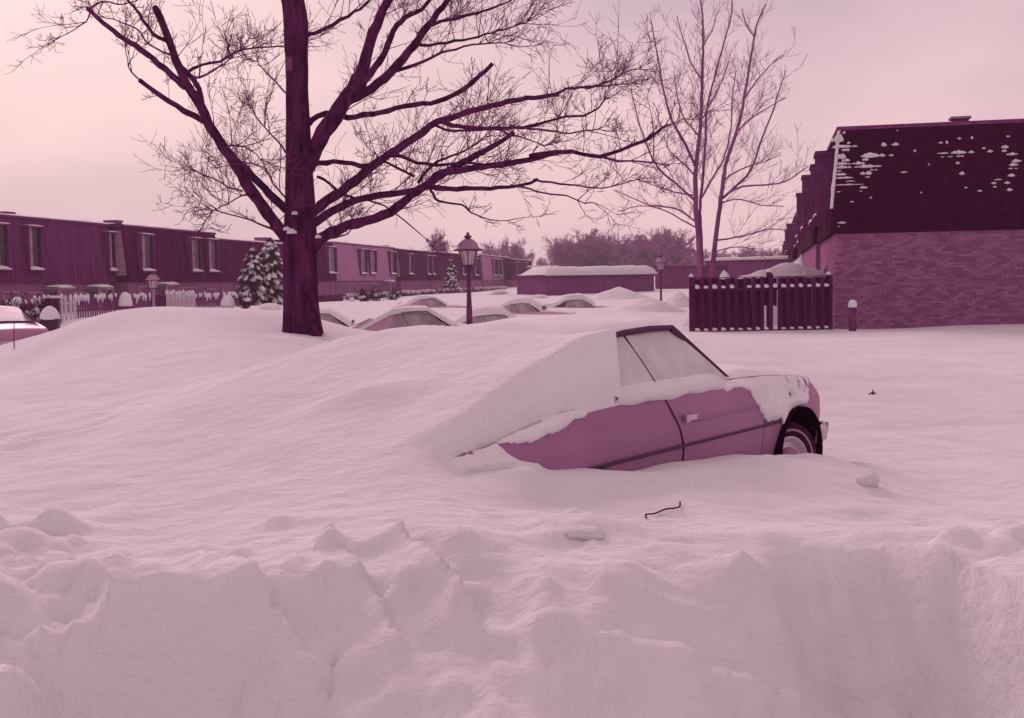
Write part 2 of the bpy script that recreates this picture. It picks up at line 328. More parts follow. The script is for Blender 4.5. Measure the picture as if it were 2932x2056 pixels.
def H(x, y):
    x = np.asarray(x, float); y = np.asarray(y, float)
    u, v = warp(x, y); h = np.full(x.shape, RW[n_])
    for i in range(n_): h = h + RW[i] * phi((u - pu[i]) ** 2 + (v - pv[i]) ** 2)
    r = np.hypot(x, y)
    # wind ripples and broad drifts
    h = h + .10 * fbm(x * .22, y * .16, 3, 3) * sstep(9, 25, r) * (1 - sstep(60, 120, r))
    rid = 1 - 2 * np.abs(fbm(x * .85 + .5 * y, y * 2.0 - .25 * x, 4, 11))
    h = h + .05 * (rid - .6) * sstep(2.5, 4.5, r) * (1 - sstep(16, 34, r)) + .03 * fbm(x * 1.5, y * 2.6, 3, 5) * (1 - sstep(14, 30, r)) + .010 * (1 - 2.5 * np.abs(fbm(x * 3.1 + y, y * 7.5 - x, 3, 15))) * sstep(3, 4.5, r) * (1 - sstep(8, 14, r))
    # drift and hollow around the stranded car
    dx, dy = x - CO.x, y - CO.y
    lx = dx * CF[0] + dy * CF[1]; ly = -(dx * CR[0] + dy * CR[1])
    near = sstep(-1.35, -.95, ly) * (1 - sstep(-.80, -.70, ly)) * sstep(-4.8, -3.9, lx) * (1 - sstep(.4, 1.2, lx))
    h = h * (1 - near) + (zline(lx) + .012 * fbm(x * 3, y * 3, 2, 8)) * near
    zb = zbulge(lx); shoulder = ztop(lx) + .015
    ly2 = ly - (.90 - wmax(lx)); tl0 = np.clip((-3.85 - lx) / .9, 0, 1); edge_in = np.clip((ly2 + .875 + .6 * tl0) / (.215 + .8 * tl0), 0, 1) ** .9; hb = shoulder + (np.maximum(zb, shoulder) - shoulder) * edge_in
    hb = hb + .035 * fbm(x * 1.6, y * 1.6, 3, 21)
    xe = -2.36 + (ly + .82) * 1.3; xe = np.clip(xe, -2.5, -2.14)
    tl = np.clip((-3.85 - lx) / .9, 0, 1); mb = sstep(-.875 - 1.1 * tl, -.825 + .25 * tl, ly2) * (1 - sstep(1.0, 2.4, ly)) * (1 - sstep(xe - .05, xe + .02, lx)) * sstep(-5.4, -4.05, lx)
    inside = sstep(-.86, -.80, ly) * (1 - sstep(.80, .86, ly)) * sstep(xe - .05, xe + .02, lx) * (1 - sstep(.42, .50, lx))
    h = h * (1 - mb) + hb * mb
    h = h * (1 - inside) + np.minimum(h, .20) * inside
    # shovelled bank near the lens
    yc = crest(x) + .10 * fbm(x * 2.2, y * .5, 3, 31); t = (yc - y) / cwid(x)
    steep = 1 - sstep(.6, 1.3, cwid(x))
    face = sstep(0, 1, t) * (1 - .25 * steep) + .25 * steep * sstep(0, .35, t)
    h = h - .60 * face + face * (1 - face) * .28 * fbm(x * 2.6, y * 1.4, 4, 41) 
    rough = sstep(-.15, .35, t)
    h = h + rough * (.05 * (1 - 2 * np.abs(fbm(x * 2.4 + y * 1.2, y * 1.6 - x * .8, 3, 51)) - .6) + .035 * fbm(x * 7, y * 7, 3, 61))
    left = (1 - sstep(-1.52, -1.42, x)) * sstep(-.25, .4, t)
    h = h + left * .26 * (np.abs(fbm(x * 3.0, y * 3.0, 4, 71)) - .18)
    for bx, by, rl, rr_, back, front, bh in WEDGES:
        wx = np.where(x < bx, (bx - x) / rl, (x - bx) / rr_); wy = np.where(y > by, (y - by) / back, (by - y) / front)
        h = h + bh * np.clip(1 - wx, 0, 1) ** .8 * (1 - sstep(0, 1, wy))
    k_ = (np.abs(x) < 3.2) & (y > 2.2) & (y < 5.2)
    if k_.any():
        xs_, ys_ = x[k_], y[k_]; hs_ = np.zeros(xs_.shape)
        for bx, by, rr_, e_, an_, bh in LUMPS:
            ca, sa = math.cos(an_), math.sin(an_); a_ = ((xs_ - bx) * ca + (ys_ - by) * sa) / rr_; b_ = (-(xs_ - bx) * sa + (ys_ - by) * ca) / (rr_ * e_)
            hs_ = np.maximum(hs_, bh * np.clip(1 - (np.abs(a_) ** 2.6 + np.abs(b_) ** 2.6), 0, 1) ** .55)
        h = h.copy(); h[k_] += hs_
    for bx, by, rx, ry, bh in BUMPS:
        h = h + bh * np.exp(-(((x - bx) / rx) ** 2 + ((y - by) / ry) ** 2))
    for ax, ay, bx, by, gh in GROOVES:
        ex, ey = bx - ax, by - ay; L2 = ex * ex + ey * ey
        q = np.clip(((x - ax) * ex + (y - ay) * ey) / L2, 0, 1); d = ((x - ax) * ey - (y - ay) * ex) / math.sqrt(L2)
        dd = np.hypot(x - ax - q * ex, y - ay - q * ey)
        h = h + gh * np.exp(-(dd / .11) ** 2) * np.where(d > 0, 1, -.4)
    return h
def H1(x, y): return float(H(np.array([x]), np.array([y]))[0])
def hit(px, py, z0=1.5, zmax=60):
    d = CAMROT @ Vector(((px - CX) / F, -(py - CY) / F, -1.0)); d = d / d.y
    Z = np.concatenate([np.linspace(2.5, 12, 900), np.linspace(12, zmax, 1200)])
    zz = EYE + d.z * Z; hh = H(d.x * Z, Z); k = np.argmax(zz <= hh)
    return Vector((d.x * Z[k], Z[k], float(hh[k])))

def axis(a, lo, hi, c0, du):
    u0, u1 = math.asinh((lo - c0) / a), math.asinh((hi - c0) / a)
    return c0 + a * np.sinh(np.linspace(u0, u1, int((u1 - u0) / du)))
GX = axis(1.6, -250, 250, 0.1, .0155); GY = axis(1.6, -40, 430, 5.2, .0155)
gx, gy = np.meshgrid(GX, GY); gz = H(gx, gy)
nx, ny = len(GX), len(GY)
me = bpy.data.meshes.new('snow_field')
co = np.stack([gx, gy, gz], -1).reshape(-1, 3).astype(np.float32)
idx = np.arange(nx * ny).reshape(ny, nx)
q = np.stack([idx[:-1, :-1], idx[:-1, 1:], idx[1:, 1:], idx[1:, :-1]], -1).reshape(-1, 4)
me.vertices.add(len(co)); me.vertices.foreach_set('co', co.ravel())
me.loops.add(q.size); me.loops.foreach_set('vertex_index', q.ravel().astype(np.int32))
me.polygons.add(len(q)); me.polygons.foreach_set('loop_start', (np.arange(len(q)) * 4).astype(np.int32))
me.polygons.foreach_set('use_smooth', np.ones(len(q), bool))
me.update(); me.validate()
sf = link('snow_field', me, None, SNOW); tag(sf, 'deep wind-drifted snow covering the whole ground', None, None, 'structure')

def rvec(r): return Vector((r.gauss(0, 1), r.gauss(0, 1), r.gauss(0, 1))).normalized()
def grow(mb, r, p, d, length, rad, level, up=.12, wob=.32, nseg=5, kids=(5, 4, 3), spread=.9, rmin=.004, ratio=.5, sides=4):
    pts = [p.copy()]; cur = p.copy(); d = d.normalized(); dirs = []
    for i in range(nseg):
        d = (d + rvec(r) * wob * .55 + Vector((0, 0, up))).normalized(); cur = cur + d * (length / nseg); pts.append(cur.copy()); dirs.append(d.copy())
    rads = [max(rmin, rad * (1 - .75 * i / nseg)) for i in range(nseg + 1)]
    mb.tube(pts, rads, sides if level > 0 else 3, False)
    if level <= 0: return
    nk = kids[level - 1] if level - 1 < len(kids) else kids[-1]
    for k in range(nk):
        t = r.uniform(.22, 1.0); i = min(nseg - 1, int(t * nseg)); q = pts[i].lerp(pts[i + 1], t * nseg - i)
        dd = (dirs[i] * .75 + rvec(r) * spread).normalized()
        grow(mb, r, q, dd, length * ratio * r.uniform(.6, 1.25), max(rmin, rad * .5), level - 1, up, wob, max(3, nseg - 1), kids, spread, rmin, ratio, sides)


# ------------------------------------------------------------------ townhouse builder (local x along the row, facade faces -y)
def window_part(parent, xc, wd, z0, z1, yf, yb, frame, glass, sill_snow=.10, hood=.0, name='window'):
    """a window box standing proud of a sloped wall: frame > pane, snow"""
    f = MB(); t = .075; x0, x1 = xc - wd / 2, xc + wd / 2
    f.box(x0 - t, x0, yf, yb, z0, z1).box(x1, x1 + t, yf, yb, z0, z1)
    f.box(x0 - t - .03, x1 + t + .03, yf - .04, yb, z1, z1 + .09).box(x0 - t - .03, x1 + t + .03, yf - .06, yb, z0 - .08, z0)
    f.box(x0, x1, yf + .068, yf + .112, (z0 + z1) / 2 - .015, (z0 + z1) / 2 + .015)
    o = f.build(name, frame, parent)
    MB().box(x0 + .001, x1 - .001, yf + .12, yf + .15, z0 + .001, z1 - .001).build('pane', glass, o)
    if wd > .6: MB().box(x0 + .02, x0 + wd * .36, yf + .095, yf + .119, z0 + .002, z1 - .002).build('pane_strip', M_['trim_pale'], o)  # pale strip over the left part of each wider pane
    s = MB()
    if sill_snow:
        P = []
        for i in range(9):
            a = i / 8; x = x0 - t + a * (wd + 2 * t); hh = sill_snow * (math.sin(math.pi * (.04 + .92 * a)) ** .6) * rng.uniform(.75, 1.15)
            P.append([(x, yf + .115, z0 + hh * 1.3), (x, yf + .03, z0 + hh * 1.1), (x, yf - .055, z0 + hh * .6), (x, yf - .068, z0 - .01)])
        s.grid(P).build('sill_snow', M_['snow_clump'], o, True); s = MB()
    if hood:
        P = []
        for i in range(9):
            a = i / 8; x = x0 - t - .03 + a * (wd + 2 * t + .06); hh = hood * (math.sin(math.pi * (.06 + .88 * a)) ** .5)
            P.append([(x, yb, z1 + .09 + hh), (x, (yf + yb) / 2, z1 + .09 + hh), (x, yf - .03, z1 + .09 + hh * .7), (x, yf - .045, z1 + .085)])
        s.grid(P)
    if s.v: s.build('hood_snow', M_['snow_clump'], o, True)
    return o
def townhouse(name, label, cat, loc, rz, L, depth, zb, zm, zr, wallm, upm, wins, lows=(), chims=(), lean=.30, over=.12, frame='trim_plum', dormer=.0, endpale=False, group=None, boards=0, snowtop=.08, bottom_win=.42):
    h = empty(name, loc, rz); tag(h, label, cat, group)
    MB().box(0, L, 0, depth, zb, zm).build('wall', wallm, h)
    up = MB().hexa([(-.03, -over, zm - .05), (L + .03, -over, zm - .05), (L + .03, depth + over, zm - .05), (-.03, depth + over, zm - .05)],
                   [(-.03, lean - over, zr), (L + .03, lean - over, zr), (L + .03, depth - lean, zr), (-.03, depth - lean, zr)]).build('mansard', upm, h)
    MB().box(-.06, L + .06, lean - over - .08, depth - lean + .08, zr, zr + .10).build('coping', M_['trim_plum'], up)
    if snowtop:
        P = []
        for i in range(17):
            x = -.05 + (L + .1) * i / 16; e = snowtop * rng.uniform(.6, 1.2)
            P.append([(x, lean - over - .07, zr + .10), (x, lean - over, zr + .10 + e), (x, depth / 2, zr + .1 + e * 1.3), (x, depth - lean, zr + .10)])
        MB().grid(P).build('snow_cap', M_['snow_clump'], up, True)
    if boards:
        nb = int(L / boards); bme = MB().hexa([(-.02, -.02, 0), (.02, -.02, 0), (.02, .01, 0), (-.02, .01, 0)], [(-.02, lean - .02, zr - zm), (.02, lean - .02, zr - zm), (.02, lean + .01, zr - zm), (-.02, lean + .01, zr - zm)]).mesh('batten'); bme.materials.append(upm)
        for i in range(nb + 1):
            o = link('batten', bme, up); o.location = (i * L / nb, -over, zm - .05)
    for xc, wd in wins:
        z0 = zm + bottom_win + .15; z1 = zr - .42
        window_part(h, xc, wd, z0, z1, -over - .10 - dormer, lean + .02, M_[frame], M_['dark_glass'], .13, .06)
    for (kind, xc, wd, z0, z1) in lows:
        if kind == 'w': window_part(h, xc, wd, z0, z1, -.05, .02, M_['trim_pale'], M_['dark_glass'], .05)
        else:
            d = MB().box(xc - wd / 2, xc + wd / 2, -.04, .03, zb + .1, z1).build('door', M_['paint_dark'], h)
            MB().box(xc - wd / 2 - .09, xc - wd / 2, -.07, .03, zb + .1, z1 + .08).box(xc + wd / 2, xc + wd / 2 + .09, -.07, .03, zb + .1, z1 + .08).box(xc - wd / 2 - .001, xc + wd / 2 + .001, -.07, .03, z1, z1 + .08).build('door_frame', M_['trim_pale'], d)
            if kind == 'p':
                pc = MB().box(xc - wd / 2 - .3, xc + wd / 2 + .3, -.9, -.005, z1 + .12, z1 + .2).build('porch_canopy', M_['trim_pale'], h)
                for sx in (-1, 1): MB().box(xc + sx * (wd / 2 + .245) - .045, xc + sx * (wd / 2 + .245) + .045, -.88, -.79, zb, z1 + .119).build('post', M_['trim_pale'], pc)
                MB().grid([[(xc - wd / 2 - .32 + i * (wd + .64) / 6, y, z1 + .2 + (.14 * math.sin(math.pi * (.08 + .84 * i / 6)) if abs(y + .45) < .4 else 0)) for y in (-.93, -.8, -.45, -.1, -.01)] for i in range(7)]).build('snow_cap', M_['snow_clump'], pc, True)
    for xc, yc, wd, hh in chims:
        ch = MB().box(xc - wd / 2, xc + wd / 2, yc - wd / 2, yc + wd / 2, zr - .2, zr + hh).build('chimney', M_['brick_far'], h)
        MB().box(xc - wd / 2 - .05, xc + wd / 2 + .05, yc - wd / 2 - .05, yc + wd / 2 + .05, zr + hh, zr + hh + .09).build('chimney_cap', M_['trim_plum'], ch)
    return h

# left terrace: straight line, described by distance along it
LP0 = Vector((-22.7, 51.0, 0)); LU = Vector((.177, 1, 0)).normalized(); LN = Vector((LU.y, -LU.x, 0)); LRZ = math.atan2(LU.y, LU.x)
def lz(px): return 31.73 / (.177 - (px - 512) / F)
def ls(px, fwd=0):
    k = px - 512; return (k * (LP0.y + LN.y * fwd) - F * (LP0.x + LN.x * fwd)) / (F * LU.x - k * LU.y)
def lpos(s, fwd=0, z=0): return LP0 + LU * s + LN * fwd + Vector((0, 0, z))
ZB, ZM = -.7, 2.04
def left_unit(label, pa, pb, fwd, zr, wallm, upm, wpx, lows=(), chims=(), s_shift=0, **k):
    s0, s1 = ls(pa, fwd), ls(pb, fwd); p = lpos(s0, fwd)
    wins = [((ls((a + b) / 2, fwd) - s0), max(.7, ls(b, fwd) - ls(a, fwd) - .15)) for a, b in wpx]
    lw = [(t, ls(x_, fwd) - s0, wd, z0, z1) for t, x_, wd, z0, z1 in lows]
    ch = [(ls(x_, fwd - 2.2) - s0, 2.2, wd, hh) for x_, wd, hh in chims]
    return townhouse('townhouse', label, 'house', p, LRZ, s1 - s0, 9.0, ZB, ZM, zr, M_[wallm], M_[upm], wins, lw, ch, **k)
left_unit('plum townhouse with vertical battens and a broad blank upper storey', -70, 121.5, 0, 4.96, 'brick_far', 'siding_plum', [(-40, -28), (-4, 10), (29, 43), (109, 120.5)],
          [('w', 12, 1.0, .5, 1.55), ('w', 36, 1.0, .55, 1.5), ('p', 53, .8, 0, 1.55), ('w', 80, 1.2, .7, 1.45), ('p', 93, .8, 0, 1.55), ('d', 113, 1.1, 0, 1.6)], [(9, .7, .35), (118, .7, .45)], boards=.34)
left_unit('very dark townhouse standing forward, with one single and one pair of windows', 130, 221, .75, 4.92, 'brick_far', 'siding_dark', [(141.5, 154.5), (191.5, 202), (208.5, 218.5)],
          [('w', 146, 1.2, .55, 1.7), ('p', 161, .9, 0, 1.65), ('w', 183, 1.3, .6, 1.6), ('w', 194, .9, .6, 1.6), ('w', 212, 1.1, .6, 1.5)], [])
left_unit('low dark townhouse behind the snow-laden evergreen', 222, 318, -.3, 4.68, 'brick_far', 'siding_dark', [(296, 303), (308, 315)], [('w', 240, 1.2, .8, 1.6), ('w', 268, 1.2, .8, 1.6)], [(265, .8, .55)], frame='trim_plum')
left_unit('dark narrow townhouse with one tall window beside the pale mauve one', 319, 337, .75, 5.05, 'brick_far', 'siding_dark', [(328.5, 337)], [('w', 325, 1.3, .6, 1.7)], [])
left_unit('pale mauve townhouse with a pair of windows in the middle', 337.6, 398.5, .35, 5.12, 'brick_far', 'siding_light', [(361, 367.5), (370.5, 377), (391, 397)],
          [('w', 344, 1.4, .6, 1.7), ('d', 352, 1.0, 0, 1.7), ('w', 362, 1.5, .6, 1.7), ('w', 374, 1.5, .6, 1.7), ('p', 386, 1.0, 0, 1.7)], [(345, .7, .3), (386, .8, .35)], frame='trim_plum')
left_unit('dark townhouse with three snow-silled windows next to the pale mauve one', 402.5, 437, .9, 4.98, 'brick_far', 'siding_dark', [(409, 414), (427.5, 431), (432.5, 436)], [('w', 408, 1.3, .6, 1.7), ('w', 417, 1.5, .6, 1.7), ('d', 428, 1.1, 0, 1.7)], [], frame='trim_plum')
left_unit('dark townhouse with a snow-covered evergreen against its front, behind the lamp', 437.4, 484, 0, 5.15, 'brick_far', 'siding_dark', [(449, 453), (463, 467), (475, 479)], [('w', 445, 1.6, .7, 1.7), ('w', 458, 1.6, .7, 1.7), ('d', 470, 1.2, 0, 1.7)], [(443, 1.1, .8)], frame='trim_plum')
left_unit('pale mauve townhouse with a single double window far along the terrace', 484.4, 512.5, .2, 5.3, 'brick_far', 'siding_light', [(494, 498), (498.6, 502)], [('w', 490, 1.8, .7, 1.7), ('w', 503, 1.8, .7, 1.7)], [(492, 1.0, .4)], frame='trim_plum')
left_unit('dark townhouse closing the far end of the terrace', 513.2, 534, 1.4, 5.0, 'brick_far', 'siding_dark', [(517, 519.5), (526, 528.5)], [('w', 520, 1.8, .7, 1.7)], [], frame='trim_plum')
# pale siding on the end wall that the second unit shows towards the street, and its downspout
def end_panel(px, fwd, label):
    s = ls(px, fwd); p = lpos(s, fwd); e = empty('siding_panel', p, LRZ); tag(e, label, 'siding')
    for i in range(14):
        z0 = ZM + .3 + i * .17; k = (z0 - ZM) / 2.9 * .3
        MB().box(-.075, -.045, -.02 + k, .62, z0, z0 + .155).build('board', M_['trim_pale'], e)
    d = empty('downspout', lpos(s, fwd - .8), LRZ); tag(d, label.replace('pale horizontal siding panel', 'dark downspout'), 'downspout')
    MB().tube([Vector((-.16, -.10, ZB)), Vector((-.16, -.10, 2.3)), Vector((-.16, .0, 2.5)), Vector((-.16, .12, 4.6))], .07, 8).build('pipe', M_['trim_plum'], d)
    MB().box(-.26, -.06, .02, .22, 4.5, 4.78).build('hopper', M_['trim_plum'], d)
end_panel(130, .75, 'pale horizontal siding panel on the end of the very dark townhouse')
end_panel(402.5, .9, 'pale horizontal siding panel on the townhouse past the pale mauve one')

# ------------------------------------------------------------------ right-hand terrace: end wall towards us, facade facing left
RA = math.atan(.225)
RU = Vector((math.sin(RA), math.cos(RA), 0))            # receding direction
RIN = Vector((math.cos(RA), -math.sin(RA), 0))          # into the houses
RC = at(834, 330, 32.0); RC.z = 0                        # near corner of the brick wall
RRZ = math.atan2(-RU.y, -RU.x)                           # local x points towards the camera
RZM, RZR = 2.90, 5.68
def right_unit(label, d0, d1, wins, cat='house', zr=RZR, fwd=0, end=False):
    p = RC + RU * d1 - RIN * fwd; p.z = 0
    return townhouse('townhouse', label, cat, p, RRZ, d1 - d0, 9.5, -.6, RZM, zr, M_['brick_far'], M_['shingle_dark'], wins, [('w', (d1 - d0) / 2, 1.2, .6, 1.9)], [], lean=.26, over=.12, dormer=.18, frame='trim_plum', snowtop=.0 if end else .05)
house = right_unit('brick end house with dark shingled upper storey speckled with snow', 0, 9.0, [(6.2, 1.1), (2.2, 1.1)], end=True)
HL = 9.0
MB().box(HL - .02, HL + .004, .001, 9.49, -.55, RZM - .052).build('mortar_bed', M_['mortar'], house)
# end wall bricks: recessed mortar, each brick proud of it
BW, BH, BJ = .205, .062, .012
bme = MB().box(0, .022, 0, BW, 0, BH).mesh('brick'); bme.materials.append(M_['brick_near'])
rest = MB(); cnt = 0; sites = []
nrow = int((RZM - .06 - .0) / (BH + BJ))
for r_ in range(nrow):
    z = .02 + r_ * (BH + BJ)
    for k_ in range(int(7.2 / (BW + BJ))):
        y = .0 + k_ * (BW + BJ) + (0 if r_ % 2 else (BW + BJ) / 2)
        if z > .10: sites.append((y, z))
sites.sort(key=lambda q: abs(q[0] - 2.6) + abs(q[1] - 1.5) * 1.5)
for i, (y, z) in enumerate(sites):
    if i < 300:
        o = link('brick', bme, house); o.location = (HL - .001 + rng.uniform(-.003, .003), y, z)
    else:
        rest.box(HL + .001, HL + .018 + rng.uniform(-.003, .003), y, y + BW, z, z + BH)
tag(rest.build('brickwork', M_['brick_near'], house), None, None, None, 'stuff')
# shingle courses on the end face of the mansard, slightly tilted so that every course throws a lip
rows = 30; sh = MB(); zc = RZM - .05
yl0, yl1 = -.12, .14; face_x = HL + .03
for r_ in range(rows):
    a0, a1 = r_ / rows, (r_ + 1) / rows
    z0, z1 = zc + (RZR - zc) * a0, zc + (RZR - zc) * a1 + .02
    ys = yl0 + (yl1 - yl0) * a0 + .01; y = ys - (.15 if r_ % 2 else 0)
    while y < 7.4:
        wd = rng.uniform(.24, .34); ya, yb = max(y, ys), min(y + wd - .012, 7.5); t = rng.uniform(.018, .030)
        if yb - ya > .03:
            sh.hexa([(face_x + .001, ya, z0), (face_x + t, ya, z0), (face_x + t, yb, z0), (face_x + .001, yb, z0)], [(face_x + .001, ya, z1), (face_x + .006, ya, z1), (face_x + .006, yb, z1), (face_x + .001, yb, z1)])
        y += wd
tag(sh.build('shingles', M_['shingle_dark'], house), None, None, None, 'stuff')
# snow caught on the shingles
def shingle_snow():
    s = MB(); ch = (RZR - zc) / rows
    def patch(y, z, wd, hh):
        ra = int((z - zc) / ch); zb = zc + ra * ch
        n = 9; P = []
        for i in range(n):
            a = i / (n - 1); e = math.sin(math.pi * a) ** .7 * rng.uniform(.55, 1.2)
            yy = y - wd / 2 + wd * a
            P.append([(face_x + .006, yy, zb + ch * .05 - .03 * e * hh / .1), (face_x + .035 + .02 * e, yy, zb + .02 + .1 * hh * e), (face_x + .028 + .012 * e, yy, zb + hh * .6 * e + .02), (face_x + .004, yy, zb + hh * e + .02)])
        s.grid(P)
    def lxy(zx, zy):   # photo detail coordinates -> place on the end face
        px, py = (1900 + zx * .44948) / 2.8633, (300 + zy * .44948) / 2.8633
        a = at(px, py, 30); d = (a - Vector((0, 0, EYE)))
        nrm = -RU; q = RC + nrm * .05; t = (q - Vector((0, 0, EYE))).dot(nrm) / d.dot(nrm); P_ = Vector((0, 0, EYE)) + d * t
        return (P_ - RC).dot(RIN), P_.z
    for zx, zy, wd, hh in ((1115, 225, .28, .35), (1140, 265, .55, .14), (1130, 330, .28, .22), (1165, 340, .2, .1), (1140, 370, .32, .12), (1140, 395, .3, .12), (1130, 435, .3, .09), (1150, 465, .5, .07), (1180, 492, .8, .05), (1320, 325, .55, .2), (1405, 258, .16, .13), (1475, 258, .2, .1),
                           (1250, 365, .28, .12), (1290, 390, .5, .12), (1360, 392, .25, .07), (1270, 430, .16, .1), (1305, 428, .2, .12), (1450, 325, .13, .07), (1275, 520, .22, .08), (1530, 418, .18, .07), (1300, 460, .13, .06), (1600, 283, .08, .08), (1135, 742, .24, .07), (1200, 620, .1, .06),
                           (1765, 235, .12, .07), (1805, 225, .08, .1), (1780, 310, .3, .06), (1880, 310, .42, .13), (1875, 370, .12, .08), (1960, 297, .16, .08), (2040, 260, .1, .06), (2080, 297, .16, .09), (2175, 265, .2, .12), (2170, 297, .14, .07), (2220, 298, .3, .08), (2250, 360, .26, .12), (2230, 385, .24, .1), (1900, 432, .14, .14), (2215, 455, .2, .12), (2105, 485, .14, .07),
                           (2190, 480, .16, .08), (2205, 540, .16, .1), (2015, 550, .12, .08), (1925, 520, .08, .07), (1640, 562, .06, .05), (1690, 375, .05, .06), (1885, 203, .1, .07), (2195, 190, .1, .06), (1965, 210, .08, .1), (1150, 172, .1, .08), (1180, 240, .1, .08), (2130, 470, .2, .04), (2110, 515, .1, .05), (1490, 165, .06, .04), (1115, 555, .12, .05), (1320, 580, .08, .05)):
        y, z = lxy(zx, zy); hh *= .62; patch(y, z, wd, hh)
        if wd > .2:
            for _ in range(3): patch(y + rng.uniform(-.6, .6) * wd, z + rng.uniform(-.5, .5) * hh - .05, wd * rng.uniform(.15, .4), hh * rng.uniform(.3, .6))
    return s
tag(shingle_snow().build('snow_patches', M_['snow_clump'], house, True), None, None, None, 'stuff')
# snow clinging along the raked corner, the roof edge and a roof vent
st = MB(); P = []
for i in range(24):
    a = i / 23; z = zc + .7 + (RZR - zc - .7) * a; y = yl0 + (yl1 - yl0) * (z - zc) / (RZR - zc); e = .02 + .03 * abs(mnoise.noise((z * 2.3, 1, 0)))
    P.append([(HL + .045, y + .02, z), (HL + .05 + e, y - .015, z), (HL - .02, y - .03 - 1.6 * e, z), (HL - .12, y - .01, z)])
st.grid(P).build('snow_edge', M_['snow_clump'], house, True)
v = MB().box(HL - 2.3, HL - 1.9, 3.35, 3.78, RZR + .1, RZR + .42).build('roof_vent', M_['trim_plum'], house)
MB().box(HL - 2.36, HL - 1.84, 3.29, 3.84, RZR + .42, RZR + .48).build('vent_cap', M_['trim_pale'], v)
right_unit('second dark townhouse behind the brick end house', 9.2, 26, [(14.4, 1.0), (5.2, 1.0)], fwd=.15, zr=5.75)
right_unit('third dark townhouse of the terrace behind the board fence', 26.2, 44, [(14.5, 1.1), (7.0, 1.1)], fwd=-.1, zr=5.6)
right_unit('fourth dark townhouse of the terrace behind the board fence', 44.2, 66, [(16.0, 1.1), (6.0, 1.1)], fwd=.2, zr=5.7)
right_unit('farthest dark townhouse of the terrace behind the board fence', 66.2, 104, [(30, 1.2), (18.0, 1.2), (6, 1.2)], fwd=0, zr=5.6)

# ------------------------------------------------------------------ board fence beside the end house
FA, FB = at(690, 336.5, 31.4), at(833, 331, 31.75); FA.z = FB.z = 0
FU = (FB - FA).normalized(); FLEN = (FB - FA).length; FRZ = math.atan2(FU.y, FU.x)
ZF0, ZF1 = -.05, 1.685
fe = empty('board_fence', FA, FRZ); tag(fe, 'dark board fence with snow on its rails, joining the brick end house', 'fence')
pitch = .243; nb = int(FLEN / pitch)
bf = MB().box(-.053, .053, -.045, -.022, 0, ZF1 - ZF0).mesh('board'); bf.materials.append(M_['fence_dark'])
bb = MB().box(-.1, .1, .072, .095, 0, ZF1 - ZF0 - .02).mesh('back_board'); bb.materials.append(M_['fence_dark'])
bb2 = MB().box(-.085, .085, .072, .095, .95, ZF1 - ZF0 - .02).mesh('back_board'); bb2.materials.append(M_['fence_dark'])
gate = int(nb * .565)
for i in range(nb + 1):
    x = .08 + i * (FLEN - .16) / nb
    if i != gate:
        o = link('board', bf, fe); o.location = (x, 0, ZF0 + rng.uniform(-.012, .012)); o.rotation_euler = (0, rng.uniform(-.006, .006), 0)
    if i < nb:
        o = link('back_board', bb2 if i in (gate - 1, gate) else bb, fe); o.location = (x + (FLEN - .16) / nb / 2, 0, ZF0 + rng.uniform(-.012, .012))
    if i in (0, gate, nb):
        p = MB().box(x - .055, x + .055, .096, .19, -.3, ZF1 + (.14 if i == gate else .04)).build('post', M_['fence_dark'], fe)
        MB().lathe([(.065, 0), (.06, .05), (.03, .085), (.001, .095)], 10, (x, .14, ZF1 + (.14 if i == gate else .04))).build('snow_cap', M_['snow_clump'], p, True)
gx_ = .08 + gate * (FLEN - .16) / nb
MB().box(gx_ - .06, gx_ + .06, -.05, -.02, ZF0, ZF1 + .1).build('gate_post_board', M_['fence_dark'], fe)
for z in (ZF1 - .26, .27): MB().box(0, FLEN, -.0215, .0715, z - .09, z).build('rail', M_['fence_dark'], fe)
MB().box(0, FLEN, -.05, .10, ZF1, ZF1 + .025).build('cap_rail', M_['fence_dark'], fe)
rs = MB()
for z in (ZF1 - .26, .27):
    for i in range(nb):
        if rng.random() < .06: continue
        x = .08 + (i + .5) * (FLEN - .16) / nb; hw = .068 * rng.uniform(.8, 1.0); hh = rng.uniform(.04, .07) * (1.45 if z > 1 else 1)
        rs.grid([[(x - hw + 2 * hw * a / 4, y, z - .002 + hh * (math.sin(math.pi * (.12 + .76 * a / 4)) ** .5) * k) for y, k in ((-.048, -.2), (-.046, .75), (0, 1), (.07, 1.0))] for a in range(5)])
tag(rs.build('rail_snow', M_['snow_clump'], fe, True), None, None, None, 'stuff')
# low bollard with a snow cap in front of the brick wall
bp = at(852.5, 329, 30.6); bz = H1(bp.x, bp.y)
bo = empty('bollard', (bp.x, bp.y, bz - .5)); tag(bo, 'short dark post with a rounded snow cap in front of the brick wall', 'bollard')
MB().lathe([(.001, 0), (.1, 0), (.1, 1.16), (.001, 1.16)], 16).build('shaft', M_['iron'], bo, True)
MB().lathe([(.112, 1.13), (.122, 1.2), (.1, 1.28), (.05, 1.325), (.001, 1.335)], 16).build('snow_cap', M_['snow_clump'], bo, True)

